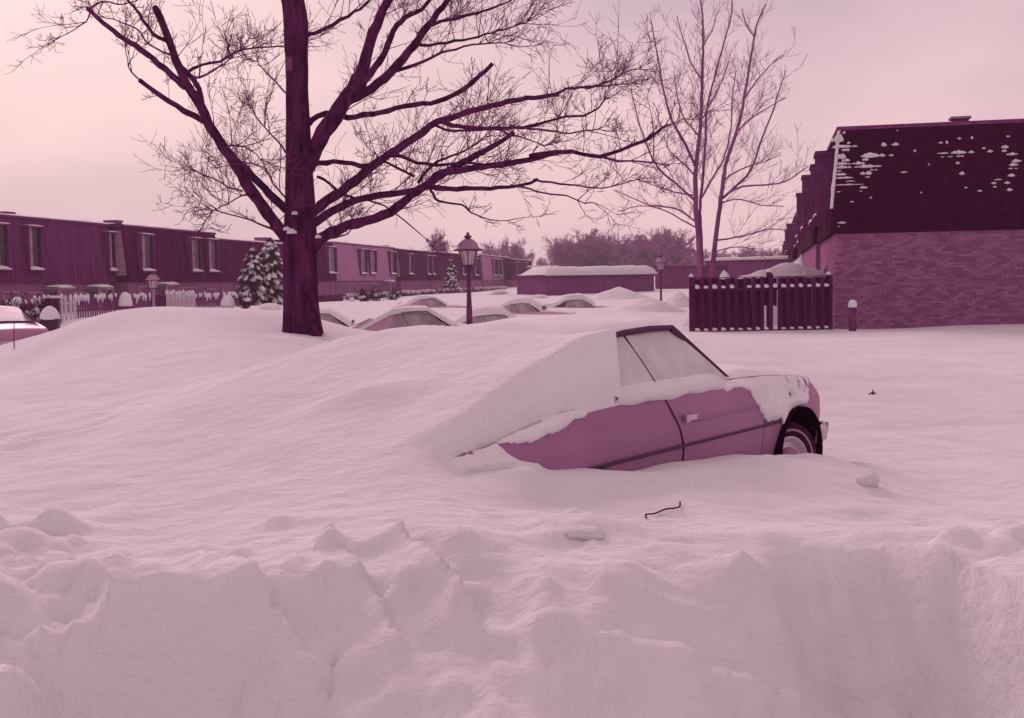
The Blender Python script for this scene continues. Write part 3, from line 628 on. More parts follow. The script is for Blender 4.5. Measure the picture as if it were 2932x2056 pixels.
# ------------------------------------------------------------------ snow piles
def snow_pile(loc, rx, ry, h, label, seed, sharp=1.5, rot=0, lean=0, name='snow_pile', sink=.25, mat_='snow_clump', nz_=.28):
    rr, n, m = 22, 36, MB(); P = []
    for i in range(rr + 1):
        a = i / rr; row = []
        for k in range(n + 1):
            an = 2 * math.pi * (k % n) / n
            x, y = math.cos(an) * a, math.sin(an) * a
            z = (1 - a) ** sharp * (1 + .25 * a)
            z += nz_ * (1 - a) * a * 2 * mnoise.fractal((x * 2.2 + seed, y * 2.2, seed * 1.7), 1, 2, 4)
            row.append((x * rx + lean * h * z, y * ry, z * h - (sink if i == rr else sink * a)))
        P.append(row)
    m.grid(P); me_ = m.mesh(name, True)
    bm = bmesh.new(); bm.from_mesh(me_); bmesh.ops.remove_doubles(bm, verts=bm.verts, dist=.001); bm.to_mesh(me_); bm.free()
    me_.polygons.foreach_set('use_smooth', [True] * len(me_.polygons))
    o = link(name, me_, None, M_[mat_]); o.location = loc; o.rotation_euler = (0, 0, rot); return tag(o, label, 'snow pile')
def pile_at(px, py_top, Z, wpx, label, seed, depth=1.2, **k):
    p = at(px, py_top, Z); g = H1(p.x, p.y); return snow_pile((p.x, p.y, g), wpx * Z / F, depth, p.z - g, label, seed, **k)
pile_at(801, 254, 36.5, 40, 'tall snow pile behind the board fence against the dark townhouses', 3.1, 1.8, sharp=1.0, nz_=.55)
pile_at(786, 262.5, 36.2, 108, 'long low snow bank behind the board fence', 5.2, 1.3, sharp=.62)
pile_at(724, 270, 35.6, 20, 'small rounded snow lump at the tree foot behind the board fence', 8.3, .6, sharp=.6)
pile_at(619, 286.5, 70, 48, 'pointed snow pile in front of the low brick garage', 7.7, 2.4, sharp=1.3)
pile_at(578, 293, 72, 44, 'rounded snow bank along the near wall of the low brick garage', 1.9, 2.0, sharp=.8)
pile_at(678, 291, 60, 26, 'snow heap between the far lamp and the board fence', 9.4, 1.6, sharp=.9)
pile_at(648, 297, 56, 46, 'broad shovelled snow bank in front of the far lamp', 4.4, 1.8, sharp=.8)
pile_at(530, 289, 96, 34, 'snow bank beside the left corner of the low brick garage', 6.1, 3.0, sharp=.9)

# ------------------------------------------------------------------ low garages in the middle distance
def garage(label, pa, pb, Z0, Z1, ytop, ztop_snow, snow=True, depth=6):
    a, b = at(pa, ytop, Z0), at(pb, ytop - .0165 * (pb - pa), Z1); zt = a.z; a.z = b.z = 0; u = (b - a); L = u.length
    g = empty('garage', a, math.atan2(u.y, u.x)); tag(g, label, 'garage')
    MB().box(0, L, 0, depth, -.6, zt).build('wall', M_['brick_garage'], g)
    MB().box(-.15, L + .15, -.2, depth + .2, zt, zt + .16).build('roof', M_['trim_plum'], g)
    if snow:
        P = []; n = 30; th = ztop_snow - zt - .16
        for i in range(n + 1):
            x = -.2 + (L + .4) * i / n; e = .10 * mnoise.noise((x * .5, 3, 0)) + .05 * mnoise.noise((x * 1.9, 5, 0)); k = min(1, i / 2, (n - i) / 2) ** .5
            P.append([(x, -.24, zt + .10), (x, -.30, zt + .16 + th * .35 * k), (x, -.16, zt + .16 + (th * .8 + e) * k), (x, .5, zt + .16 + (th + e) * k), (x, depth * .6, zt + .16 + (th + e) * k), (x, depth + .2, zt + .1)])
        MB().grid(P).build('snow_cap', M_['snow_clump'], g, True)
    return g
garage('low brick garage under a thick even slab of roof snow', 546, 654, 83, 86, 277, 2.72)
garage('bare dark garage wall beside the snow-roofed garage, behind the far lamp', 655, 697, 92, 90, 268, 2.3, False)
garage('low snow-topped brick building behind the twin-stemmed tree', 706, 800, 104, 100, 262, 3.55)
garage('distant snow-roofed shed between the terrace end and the garage', 528, 558, 165, 165, 268, 3.9)

# ------------------------------------------------------------------ picket fences in front of the left terrace
def picket_fence(label, pa, pb, fwd, zt, matn, tips=True, gap=.19, wd=.10, tilt=.02, group='garden fences along the terrace'):
    s0, s1 = ls(pa, fwd), ls(pb, fwd); L = s1 - s0; p = lpos(s0, fwd); f = empty('picket_fence', p, LRZ); tag(f, label, 'fence', group)
    zb = -.1; me_ = MB(); hh = zt - zb
    me_.hexa([(-wd / 2, -.012, 0), (wd / 2, -.012, 0), (wd / 2, .012, 0), (-wd / 2, .012, 0)], [(-wd / 2, -.012, hh - .08), (wd / 2, -.012, hh - .08), (wd / 2, .012, hh - .08), (-wd / 2, .012, hh - .08)])
    me_.add([(-wd / 2, -.012, hh - .08), (wd / 2, -.012, hh - .08), (0, -.012, hh), (-wd / 2, .012, hh - .08), (wd / 2, .012, hh - .08), (0, .012, hh)], [(0, 1, 2), (5, 4, 3), (0, 2, 5, 3), (1, 4, 5, 2)])
    pm = me_.mesh('picket'); pm.materials.append(M_[matn]); n = max(2, int(L / gap)); sn = MB()
    for i in range(n + 1):
        o = link('picket', pm, f); dz = rng.uniform(-.06, .04); o.location = (i * L / n, 0, zb + dz); o.rotation_euler = (0, rng.uniform(-tilt, tilt), 0)
        if tips and rng.random() < .85:
            x = i * L / n; z = zt + dz; k = rng.uniform(.12, .42)
            sn.tube([Vector((x, -.03, z - k)), Vector((x, -.035, z - k * .5)), Vector((x, -.03, z - .03)), Vector((x, -.02, z + .05))], [.03, .055, .06, .01], 6)
    for z in (zb + .45, zt - .32): MB().box(-.05, L + .05, .013, .06, z - .04, z + .04).build('rail', M_[matn], f)
    if sn.v: tag(sn.build('snow_tips', M_['snow_clump'], f, True), None, None, None, 'stuff')
    return f
picket_fence('short dark picket fence with tall uneven posts at the near end of the terrace', 1, 33, 5.5, 1.25, 'fence_mid', gap=.36, wd=.2, tilt=.06)
picket_fence('white snow-plastered fence panels beside the dark bin', 36, 76, 5.2, 1.42, 'fence_white', gap=.30, wd=.2)
picket_fence('even brown picket fence with snow-tipped pickets in front of the battened plum townhouse', 77, 117, 4.8, 1.42, 'fence_mid')
picket_fence('brown picket fence behind the slim lamp, in front of the very dark townhouse', 131, 153, 5.0, 1.40, 'fence_mid')
picket_fence('dark close-boarded fence right of the slim lamp', 155, 167, 5.2, 1.35, 'fence_dark', False, .15, .13)
picket_fence('bright white fence in front of the very dark townhouse', 168, 196, 5.2, 1.5, 'fence_white', True, .24, .17)
picket_fence('patchy brown picket fence in front of the low dark townhouse', 197, 236, 5.0, 1.35, 'fence_mid', gap=.21)
picket_fence('brown picket fence running up to the big tree', 238, 283, 5.0, 1.3, 'fence_mid', gap=.23)
picket_fence('dark fence with a flat snow-topped rail right of the big tree', 316, 344, 5.0, 1.0, 'fence_dark', False, .2, .17)
picket_fence('dark fence in front of the pale mauve townhouse', 348, 400, 4.6, 1.0, 'fence_dark', True, .34, .24)
picket_fence('dark fence in front of the three-windowed dark townhouse', 403, 437, 4.6, 1.05, 'fence_dark', True, .42, .34)
picket_fence('dark fence at the far end of the terrace', 440, 508, 4.6, 1.1, 'fence_dark', True, .62, .45)

# ------------------------------------------------------------------ shrubs and odds and ends in the gardens
def snow_dome(px, py, Z, wpx, hpx, label, seed):
    p = at(px, py + hpx, Z); w_, h_ = wpx * Z / F / 2, hpx * Z / F
    e = empty('shrub', (p.x, p.y, p.z)); tag(e, label, 'shrub', 'snow-buried shrubs')
    m = MB(); P = []
    for i in range(11):
        t = i / 10; row = []
        for k in range(21):
            an = 2 * math.pi * (k % 20) / 20; q = math.sin(t * math.pi / 2) ** .8 * (1 + .12 * mnoise.noise((math.cos(an) * 2 + seed, math.sin(an) * 2, t * 2)))
            row.append((math.cos(an) * w_ * q, math.sin(an) * w_ * q, h_ * math.cos(t * math.pi / 2)))
        P.append(row)
    m.grid(P).build('snow_cap', M_['snow_clump'], e, True)
    tw = MB(); r2 = random.Random(seed)
    for _ in range(40):
        an = r2.uniform(0, 6.28); a = Vector((math.cos(an) * w_ * .3, math.sin(an) * w_ * .3, -.9)); b = Vector((math.cos(an) * w_ * r2.uniform(.8, 1.08), math.sin(an) * w_ * r2.uniform(.8, 1.08), r2.uniform(-.35, .12)))
        tw.tube([a, (a + b) / 2 + Vector((0, 0, -.1)), b], [.02, .015, .008], 4)
    tag(tw.build('stems', M_['twig'], e), None, None, None, 'stuff'); return e
snow_dome(125.5, 292, 51, 13, 14, 'tall rounded snow-buried shrub between two brown picket fences', 2)
snow_dome(17, 297, 45, 15, 10, 'wide snow-capped shrub at the near end of the terrace', 3)
snow_dome(270, 303, 54, 24, 8, 'flat snow-buried shrub beside the big tree', 4)
snow_dome(228, 295, 58, 14, 11, 'leaning snow-buried shrub in front of the low dark townhouse', 5)
snow_dome(352, 297, 78, 7, 8, 'small pointed snow-buried shrub in front of the pale mauve townhouse', 6)
# dark bin heaped with snow
p = at(50.5, 331, 40); bn = empty('garbage_bin', p, .2); tag(bn, 'dark tapered bin heaped with snow in the garden', 'bin')
MB().hexa([(-.24, -.2, -.25), (.24, -.2, -.25), (.24, .2, -.25), (-.24, .2, -.25)], [(-.30, -.25, .36), (.30, -.25, .36), (.30, .25, .36), (-.30, .25, .36)]).build('body', M_['black_trim'], bn)
MB().box(-.33, .33, -.28, .28, .361, .42).build('lid', M_['black_trim'], bn)
MB().lathe([(.34, .40), (.33, .55), (.22, .76), (.08, .86), (.001, .88)], 14).build('snow_cap', M_['snow_clump'], bn, True)
p = at(53, 311, 45); ub = empty('utility_box', p, .15); tag(ub, 'dark square cabinet standing in the gardens above the bin', 'cabinet')
MB().box(-.25, .25, -.2, .2, -.8, .5).build('body', M_['black_trim'], ub); MB().box(-.27, .27, -.22, .22, .501, .6).build('snow_cap', M_['snow_clump'], ub)
MB().box(-.22, .22, -.215, -.201, -.3, .45).build('door', M_['fence_dark'], ub)
def bare_shrub(px, py, Z, hpx, label, seed):
    p = at(px, py, Z); e = empty('bare_shrub', (p.x, p.y, p.z - .5)); tag(e, label, 'shrub', 'leafless shrubs in the gardens'); r = random.Random(seed); m = MB(); h = hpx * Z / F + .5
    for _ in range(16):
        an = r.uniform(0, 6.283); grow(m, r, Vector((r.uniform(-.15, .15), r.uniform(-.15, .15), 0)), Vector((math.cos(an) * .35, math.sin(an) * .35, 1)), h * r.uniform(.7, 1.05), .028, 2, .06, .25, 5, (4, 5), .6, .012, .4)
    tag(m.build('stems', M_['bark'], e), None, None, None, 'stuff')
    MB().lathe([(.001, h * .62), (.22, h * .66), (.26, h * .72), (.14, h * .82), (.001, h * .84)], 9, (r.uniform(-.1, .1), -.05, 0)).build('snow_cap', M_['snow_clump'], e, True)
bare_shrub(5, 326, 42, 22, 'tall dark leafless shrub at the frame end of the gardens beside the rose-coloured car', 1)
bare_shrub(28, 323, 43, 18, 'dark leafless shrub between the wide snow-capped shrub and the dark bin', 2)
bare_shrub(40, 320, 44, 17, 'leafless shrub against the white snow-plastered fence panels', 3)
bare_shrub(247, 305, 58, 11, 'leafless shrub at the foot of the smaller evergreen', 4)
bare_shrub(362, 303, 76, 11, 'leafless shrub before the pair of windows of the pale mauve townhouse', 5)
bare_shrub(376, 302, 80, 12, 'leafless shrub with a snow clump before the pale mauve townhouse door', 6)
bare_shrub(393, 301, 84, 10, 'leafless shrub at the dividing downspout past the pale mauve townhouse', 7)
# thin stake beside the half-buried car at the left
p = hit(14.0, 349); sk = empty('stake', (p.x, p.y, p.z - .4)); tag(sk, 'thin dark stake stuck in the snow beside the rose-coloured car', 'stake')
MB().tube([Vector((0, 0, 0)), Vector((.01, 0, .6)), Vector((.03, 0, .4 + 27 * p.y / F))], [.014, .014, .012], 6).build('rod', M_['iron'], sk)

# ------------------------------------------------------------------ lamp posts
def lamp(px, py_base, Z, py_top, label, bz=None, tilt=0.0):
    b = at(px, py_base, Z); g = H1(b.x, b.y); top = at(px, py_top, Z).z
    e = empty('street_lamp', (b.x, b.y, g - .6)); tag(e, label, 'street lamp', 'post-top lantern lamps')
    h = top - (g - .6); s = 1.0
    L0 = h - .80                                     # lantern base height
    MB().lathe([(.001, 0), (.075, 0), (.07, .9), (.055, 1.2), (.05, L0 - .12), (.075, L0 - .1), (.06, L0 - .05), (.11, L0), (.001, L0 + .001)], 14).build('post', M_['iron'], e, True)
    fr = MB(); r0, r1, z0, z1 = .155, .235, L0 + .02, L0 + .36
    for k in range(6):
        a = math.pi / 6 + k * math.pi / 3
        fr.bar((r0 * math.cos(a), r0 * math.sin(a), z0), (r1 * math.cos(a), r1 * math.sin(a), z1), .022, .022)
    fr.lathe([(r0 + .02, z0 - .02), (r0 + .02, z0 + .015), (r0 - .03, z0 + .015)], 6); fr.lathe([(.001, z0 - .02), (r0 + .02, z0 - .02)], 6)
    ln = fr.build('lantern_frame', M_['iron'], e)
    for k in range(6):
        a, b2 = k * math.pi / 3 + .05, (k + 1) * math.pi / 3 - .05; c_ = math.cos
        MB().add([(r0 * .97 * math.cos(a), r0 * .97 * math.sin(a), z0 + .01), (r0 * .97 * math.cos(b2), r0 * .97 * math.sin(b2), z0 + .01), (r1 * .97 * math.cos(b2), r1 * .97 * math.sin(b2), z1), (r1 * .97 * math.cos(a), r1 * .97 * math.sin(a), z1)], [(0, 1, 2, 3)]).build('pane', M_['lantern_glass'], ln)
    MB().lathe([(.03, z0 + .02), (.035, z0 + .2), (.001, z0 + .24)], 8).build('bulb', M_['trim_pale'], ln, True)
    cp = MB().lathe([(.001, z1), (.33, z1), (.335, z1 + .035), (.24, z1 + .05), (.20, z1 + .17), (.10, z1 + .27), (.05, z1 + .29), (.001, z1 + .3)], 18).build('hood', M_['iron'], e, True)
    MB().lathe([(.318, z1 + .037), (.255, z1 + .075), (.215, z1 + .18), (.125, z1 + .262), (.105, z1 + .262)], 18).build('snow_cap', M_['trim_pale'], cp, True)
    MB().lathe([(.03, z1 + .28), (.085, z1 + .31), (.085, z1 + .35), (.04, z1 + .37), (.03, z1 + .40), (.04, z1 + .42), (.001, z1 + .44)], 10).build('finial', M_['iron'], cp, True)
    return e
lamp(469.5, 323, 27, 232, 'tall six-sided lantern lamp standing alone in front of the parked cars')
l2 = lamp(661, 302, 56, 254, 'lantern lamp with a frosted globe in front of the bare garage wall')
l3 = lamp(154, 309, 50, 270.5, 'slim pale lantern lamp in front of the very dark townhouse')
for ch in l3.children:
    if ch.name.startswith('post'): ch.data.materials[0] = M_['trim_pale']
# added dark strip standing in for the hole in the snow at the lamp's foot
p = hit(458, 323.4); q = hit(487, 322)
br_ = MB().tube([Vector((p.x, 26.9, p.z + .02)), Vector(((p.x + q.x) / 2, 26.85, p.z + .0)), Vector((q.x, 26.9, p.z + .04)), Vector((q.x + .02, 26.9, p.z + .15))], [.03, .035, .03, .025], 6).build('dark_strip', M_['bark']); tag(br_, 'added dark strip for the hole in the snow at the foot of the tall lantern lamp', 'dark strip')

# ------------------------------------------------------------------ cars
def new_from_eval(o):
    dg = bpy.context.evaluated_depsgraph_get(); return bpy.data.meshes.new_from_object(o.evaluated_get(dg))
def body_mesh(wells):
    xs = sorted(set([-3.97, -3.95, -3.9, -3.8, .42, .47, .51, .53, .545] + list(np.linspace(-3.7, .36, 40))))
    zs = [0, .06, .16, .3, .45, .58, .66, .70, .745, .78, .83, .88, .91, .94, .96, .975, .985, .993, 1.0]; P = []
    for x in xs:
        zb, zt = float(zbot(x)), float(ztop(x)); half = []
        for a in zs:
            z = zb + (zt - zb) * a; half.append((-float(side_y(x, z)), z))
        ye = half[-1][0]; top = [(ye * k, zt + .028 * (1 - k * k)) for k in (.93, .7, .35)]
        ring = [(ye * 0 + half[0][0] * .3, zb - .02)] + half + top
        full = ring + [(0, zt + .03)] + [(-y, z) for y, z in reversed(ring)]
        P.append([(x, y, z) for y, z in full])
    m = MB(); m.grid(P); n = len(P[0]); m.f.append(tuple(range(n))); m.f.append(tuple(len(m.v) - n + k for k in reversed(range(n))))
    for i in range(len(P) - 1): m.f.append((i * n + n - 1, i * n, (i + 1) * n, (i + 1) * n + n - 1))
    me_ = m.mesh('body', True, True); o = link('body', me_)
    cut = MB()
    for x, z, r_ in wells:
        for s in (-1, 1):
            b0 = len(cut.v); N = 40
            for y in (s * .52, s * 1.2):
                for k in range(N):
                    an = 2 * math.pi * k / N; ex = 1.0
                    cut.v.append((x + r_ * math.cos(an), y, z + r_ * math.sin(an)))
            for k in range(N): k2 = (k + 1) % N; cut.f.append((b0 + k, b0 + k2, b0 + N + k2, b0 + N + k))
            cut.f.append(tuple(b0 + k for k in range(N))); cut.f.append(tuple(b0 + N + k for k in reversed(range(N))))
    co_ = link('cutter', cut.mesh('cutter', False, True))
    md = o.modifiers.new('cut', 'BOOLEAN'); md.object = co_; md.operation = 'DIFFERENCE'; md.solver = 'EXACT'
    res = new_from_eval(o); bpy.data.objects.remove(o); bpy.data.objects.remove(co_)
    bm = bmesh.new(); bm.from_mesh(res)
    for f in bm.faces: f.smooth = True
    for e in bm.edges:
        if len(e.link_faces) == 2 and e.calc_face_angle(0) > .6: e.smooth = False
    bm.to_mesh(res); bm.free(); res.name = 'body'; return res
def tyre_parts(parent, x, y, steer=0, r=.322, side=-1, zc_=.25):
    wh = empty('wheel', (x, y, zc_), steer, parent); s = side
    MB().lathe([(.20, -.09 * s), (.27, -.10 * s), (.31, -.095 * s), (r, -.06 * s), (r, .06 * s), (.315, .092 * s), (.275, .10 * s), (.21, .088 * s)], 40, axis='y').build('tyre', M_['rubber'], wh, True)
    MB().lathe([(.252, .1005 * s), (.268, .1025 * s)], 40, axis='y').build('whitewall', M_['whitewall'], wh, True)
    MB().lathe([(.212, .086 * s), (.205, .10 * s), (.195, .10 * s), (.18, .06 * s), (.15, .05 * s), (.13, .07 * s), (.001, .072 * s)], 40, axis='y').build('rim', M_['hubcap'], wh, True)
    MB().lathe([(.125, .073 * s), (.115, .095 * s), (.06, .11 * s), (.001, .113 * s)], 30, axis='y').build('hubcap', M_['paint_mauve'], wh, True)
    return wh
def curve_panel(x0, x1, zf0, zf1, off, nx_=24, nz_=20):
    return [[(x, -(float(side_y(x, z)) + off), z) for z in np.linspace(zf0(x), zf1(x), nz_)] for x in np.linspace(x0, x1, nx_)]
def glass_y(z): return .815 - (z - .965) * .46
def make_car(label, paint, glass, loc, rz, main=False, group=None, roofsnow=.05, snow=True, blanket=True):
    car = empty('car', loc, rz); tag(car, label, 'car', group)
    BM = BODY
    bme_ = BM.copy(); bme_.materials.clear(); bme_.materials.append(paint); link('body', bme_, car)
    for s in (-1, 1):
        for x, z, r_ in WELLS:
            MB().lathe([(r_ - .003, -.0), (r_ - .003, s * .40), ], 36, (x, s * .54 - (0 if s > 0 else 0), z), 'y').lathe([(.001, 0), (r_ - .003, 0)], 36, (x, s * .54, z), 'y').build('wheel_housing', M_['housing'], car, True)
        tyre_parts(car, -.09, s * .765, R(-16) if s < 0 else R(-14), side=s); tyre_parts(car, -2.78, s * .74, 0, side=s)
    # greenhouse
    rf = [];
    for i in range(13):
        x = -1.52 - .80 * i / 12; zt = 1.352 - .03 * (i / 12) ** 2
        rf.append([(x, y, zt + .035 * (1 - (y / .62) ** 2)) for y in np.linspace(-.635, .635, 15)])
    rt = MB().grid(rf); rt.build('roof', paint, car, True)
    for s in (-1, 1):
        MB().bar((-.93, s * .735, .955), (-1.53, s * .635, 1.345), .07, .045).build('windshield_pillar', M_['black_trim'], car)
        MB().tube([Vector((-1.515, s * .65, 1.352)), Vector((-1.8, s * .652, 1.355)), Vector((-2.1, s * .651, 1.343)), Vector((-2.34, s * .648, 1.322))], [.020, .023, .022, .015], 6).build('drip_rail', M_['black_trim'], car)
        def gy(x, z): return s * glass_y(z)
        # door glass and quarter glass
        q1 = [(-1.02, .96), (-1.53, 1.345), (-2.115, 1.335), (-1.935, .96)]; q2 = [(-1.95, .96), (-2.13, 1.335), (-2.30, 1.32), (-2.46, .96)]
        for nm, qd in (('door_glass', q1), ('quarter_glass', q2)):
            P = []
            for i in range(9):
                u = i / 8; row = []
                for j in range(9):
                    v_ = j / 8; a = (qd[0][0] * (1 - v_) + qd[1][0] * v_, qd[0][1] * (1 - v_) + qd[1][1] * v_); b = (qd[3][0] * (1 - v_) + qd[2][0] * v_, qd[3][1] * (1 - v_) + qd[2][1] * v_)
                    x, z = a[0] * (1 - u) + b[0] * u, a[1] * (1 - u) + b[1] * u; row.append((x, s * (glass_y(z) + .012 * math.sin(math.pi * v_)), z))
                P.append(row)
            MB().grid(P).build(nm, glass, car, True)
        MB().bar((-1.942, s * (glass_y(.96) + .004), .96), (-2.122, s * (glass_y(1.335) + .004), 1.335), .014, .012).build('glass_seam', M_['black_trim'], car)
        # rear pillar
        MB().grid([[(-2.30 - .16 * (1 - v_) - u * (.62 + .35 * (1 - v_)), s * (glass_y(.96 + .36 * v_) * (1 - .05 * u)), .955 + (.365 - .11 * u) * v_ * (1 - .12 * u)) for v_ in (0, .33, .66, 1)] for u in (0, .33, .66, 1)]).build('rear_pillar', paint, car, True)
    MB().grid([[(-.93 - .60 * v_, y * (.73 - .10 * v_), .965 + .40 * v_ + .02 * (1 - y * y)) for y in np.linspace(-1, 1, 9)] for v_ in (0, .33, .66, 1)]).build('windshield', M_['dirty_glass'], car, True)
    MB().grid([[(-2.32 - .85 * v_, y * (.62 + .08 * v_), 1.325 - .36 * v_ + .03 * (1 - y * y)) for y in np.linspace(-1, 1, 9)] for v_ in (0, .33, .66, 1)]).build('rear_window', M_['dirty_glass'], car, True)
    # doors: a skin just proud of the body, dark seam round it, handle and side moulding
    for s in (-1, 1):
        def D(off, grid):
            return [[(x, y * -s, z) for x, y, z in row] for row in grid]
        xr = lambda z: -1.86 + .0 * z - .16 * max(0, (z - .62)) * 1.0 - .10 * max(0, z - .86)
        P = []
        for j in range(18):
            z = .27 + (.955 - .27) * j / 17; xa = -.66; xb = -1.79 - .40 * max(0, z - .60) - .5 * max(0, z - .80) * .4
            P.append([(xa + (xb - xa) * i / 20, s * (float(side_y(xa + (xb - xa) * i / 20, z)) + .006), z) for i in range(21)])
        d = MB().grid(P).build('door', paint, car, True)
        edge = [Vector(r_[-1]) for r_ in P]; MB().tube([Vector((v_[0] - .006, v_[1] - s * .004, v_[2])) for v_ in edge], .0075, 5).build('door_seam', M_['black_trim'], d)
        edge = [Vector(r_[0]) for r_ in P]; MB().tube([Vector((v_[0] + .005, v_[1] - s * .004, v_[2])) for v_ in edge], .006, 5).build('door_seam', M_['black_trim'], d)
        hy = s * (float(side_y(-1.72, .775)) + .02)
        MB().box(-1.80, -1.63, min(hy - .012, hy + .012), max(hy - .012, hy + .012), .755, .79).box(-1.80, -1.76, min(hy - .03, hy + .016), max(hy - .03, hy + .016), .748, .797).build('handle', M_['chrome'], d)
        MB().lathe([(.013, 0), (.013, s * .006), (.001, s * .007)], 10, (-1.73, hy - s * .012, .70), 'y').build('lock', M_['black_trim'], d)
        m = MB().tube([Vector((x, s * (float(side_y(x, .60)) + .008), .600 + .006 * (x + 1.5))) for x in np.linspace(-3.3, -.385, 30)], .0115, 5); m.build('side_moulding', M_['black_trim'], car)
        MB().tube([Vector((x, s * (float(side_y(x, .735)) + .009), .735 + .02 * (x + 2))) for x in np.linspace(-1.62, -.70, 12)], .005, 4).build('crease', paint, d, True)
        MB().lathe([(.05, 0), (.05, s * .02), (.001, s * .03)], 14, (-3.86, s * .80, .62), 'y').build('side_marker', M_['tail_red'], car, True)
    # front end and bumpers
    bp_ = [(.24, -.895, .42), (.42, -.89, .42), (.56, -.86, .425), (.655, -.78, .43), (.69, -.6, .43), (.71, -.3, .43), (.715, 0, .43)]
    bp_ = bp_ + [(x, -y, z) for x, y, z in reversed(bp_[:-1])]
    MB().grid([[(x - .02, y * .97, z + .065), (x + .012, y, z + .062), (x + .03, y * 1.01, z + .02), (x + .012, y * 1.0, z - .02), (x + .01, y, z - .06), (x - .02, y * .97, z - .065)] for x, y, z in bp_]).build('front_bumper', M_['chrome'], car, True)
    MB().grid([[(x - .03, y * .96, z - .04), (x - .06, y * .95, z - .12), (x - .16, y * .93, z - .20)] for x, y, z in bp_]).build('front_valance', paint, car, True)
    for s in (-1, 1): MB().box(.67, .735, min(s * .80, s * .74), max(s * .80, s * .74), .40, .475).build('bumper_guard', M_['black_trim'], car)
    MB().box(.546, .565, -.42, .42, .50, .68).build('grille', M_['black_trim'], car)
    for s in (-1, 1):
        o = MB().lathe([(.10, .0), (.095, .03), (.001, .04)], 18).build('headlight', M_['hubcap'], car, True)
        o.location = (.548, s * .60, .60); o.rotation_euler = (0, R(90), 0)
        MB().box(-3.985, -3.968, s * .60 - .16, s * .60 + .16, .55, .66).build('tail_light', M_['tail_red'], car)
    MB().tube([Vector((-3.75, -.87, .46)), Vector((-3.98, -.83, .46)), Vector((-4.06, -.6, .46)), Vector((-4.08, 0, .46)), Vector((-4.06, .6, .46)), Vector((-3.98, .83, .46)), Vector((-3.75, .87, .46))], [.04] + [.055] * 5 + [.04], 8).build('rear_bumper', M_['chrome'], car, True)
    if roofsnow and main:
        P = []
        for i in range(24):
            x = -1.50 - 1.15 * i / 23; row = []
            for y in np.linspace(-.635, .635, 21):
                e = min(1, (.635 - abs(y)) / .10); z = 1.355 - .03 * ((x + 1.52) / .8) ** 2 + .035 * (1 - (y / .62) ** 2) + (roofsnow * (e ** .5) if i not in (0,) else 0) + .012 * mnoise.noise((x * 3, y * 3, 1)) * e
                row.append((x, y, z + .003 - .45 * max(0, -2.33 - x)))
            P.append(row)
        MB().grid(P).build('roof_snow', M_['snow_clump'], car, True)
    if not main and blanket:
        tp_ = tab([(-4.05, .62), (-3.97, .74), (-3.5, .86), (-3.1, .95), (-2.75, 1.13), (-2.35, 1.33), (-1.95, 1.365), (-1.55, 1.36), (-1.25, 1.18), (-.90, .985)]); wt_ = tab([(-4.05, .76), (-3.1, .80), (-2.7, .70), (-2.35, .66), (-1.55, .655), (-.9, .74)]); P = []
        for x in np.linspace(-4.05, -.88, 40):
            row = []; 
            for y in np.linspace(-1, 1, 25):
                e = min(1, (1 - abs(y)) / .16) ** .5; th = (roofsnow * .8 + .03) * e * (1 + .5 * mnoise.noise((x * 1.3, y * 1.5, loc[0])))
                row.append((x, y * float(wt_(x)) * (1.03 if abs(y) > .9 else 1), float(tp_(x)) + .03 * (1 - y * y) + th - (.02 if abs(y) > .97 else 0)))
            P.append(row)
        MB().grid(P).build('snow_blanket', M_['snow_clump'], car, True)
    if snow:
        P = []
        for i in range(30):
            x = .50 - 1.50 * i / 29; row = []
            for y in np.linspace(-1, 1, 31):
                yy = y * (float(side_y(x, float(ztop(x)) - .004)) - .01); e = min(1, (1 - abs(y)) / .12); e2 = min(1, i / 4) if main else 1
                th = .055 * e ** .6 * (.35 + .65 * e2) * (.8 + .6 * mnoise.noise((x * 2.5, y * 2.0, 4)))
                row.append((x, yy, float(ztop(x)) + .028 * (1 - y * y) + th - .004 + .05 * max(0, (-.6 - x)) * e))
            P.append(row)
        MB().grid(P).build('hood_snow', M_['snow_clump'], car, True)
    return car
WELLS = [(-.06, .325, .365), (-2.78, .28, .30)]
BODY = body_mesh(WELLS)
CRZ = math.pi / 2 - CTH
main = make_car('two-door car with mauve sides, half buried nose-out in the big drift', M_['paint_mauve'], M_['frost'], CO, CRZ, True)
# wind-packed snow stuck on the visible flank
def flank_snow(parent, maskf, thick, x0, x1, z0, z1, st=.0065, seed=0, name='side_snow'):
    xs, zs = np.arange(x0, x1, st), np.arange(z0, z1, st); X, Z = np.meshgrid(xs, zs)
    m_ = maskf(X + .022 * fbm(X * 8, Z * 8, 3, seed, .42), Z + .022 * fbm(X * 8 + 9, Z * 8, 3, seed + 5, .42))
    T = thick * np.sqrt(np.clip(m_ / .045, 0, 1)) * (.7 + .9 * (fbm(X * 6, Z * 6, 3, seed + 2) + .4)) - .003
    Zc = np.minimum(Z, ztop(X) - .001); Y = -(side_y(X, Zc) + .007 + T)
    vi = -np.ones(X.shape, int); mb = MB()
    keep = m_ > -.006
    for i in range(X.shape[0] - 1):
        for j in range(X.shape[1] - 1):
            if keep[i, j] and keep[i + 1, j] and keep[i, j + 1] and keep[i + 1, j + 1] and Z[i, j] < ztop(X[i, j]) + .008:
                ids = []
                for a, b in ((i, j), (i, j + 1), (i + 1, j + 1), (i + 1, j)):
                    if vi[a, b] < 0: vi[a, b] = len(mb.v); mb.v.append((X[a, b], Y[a, b], Zc[a, b]))
                    ids.append(vi[a, b])
                mb.f.append(tuple(ids))
    return mb.build(name, M_['snow_clump'], parent, True)
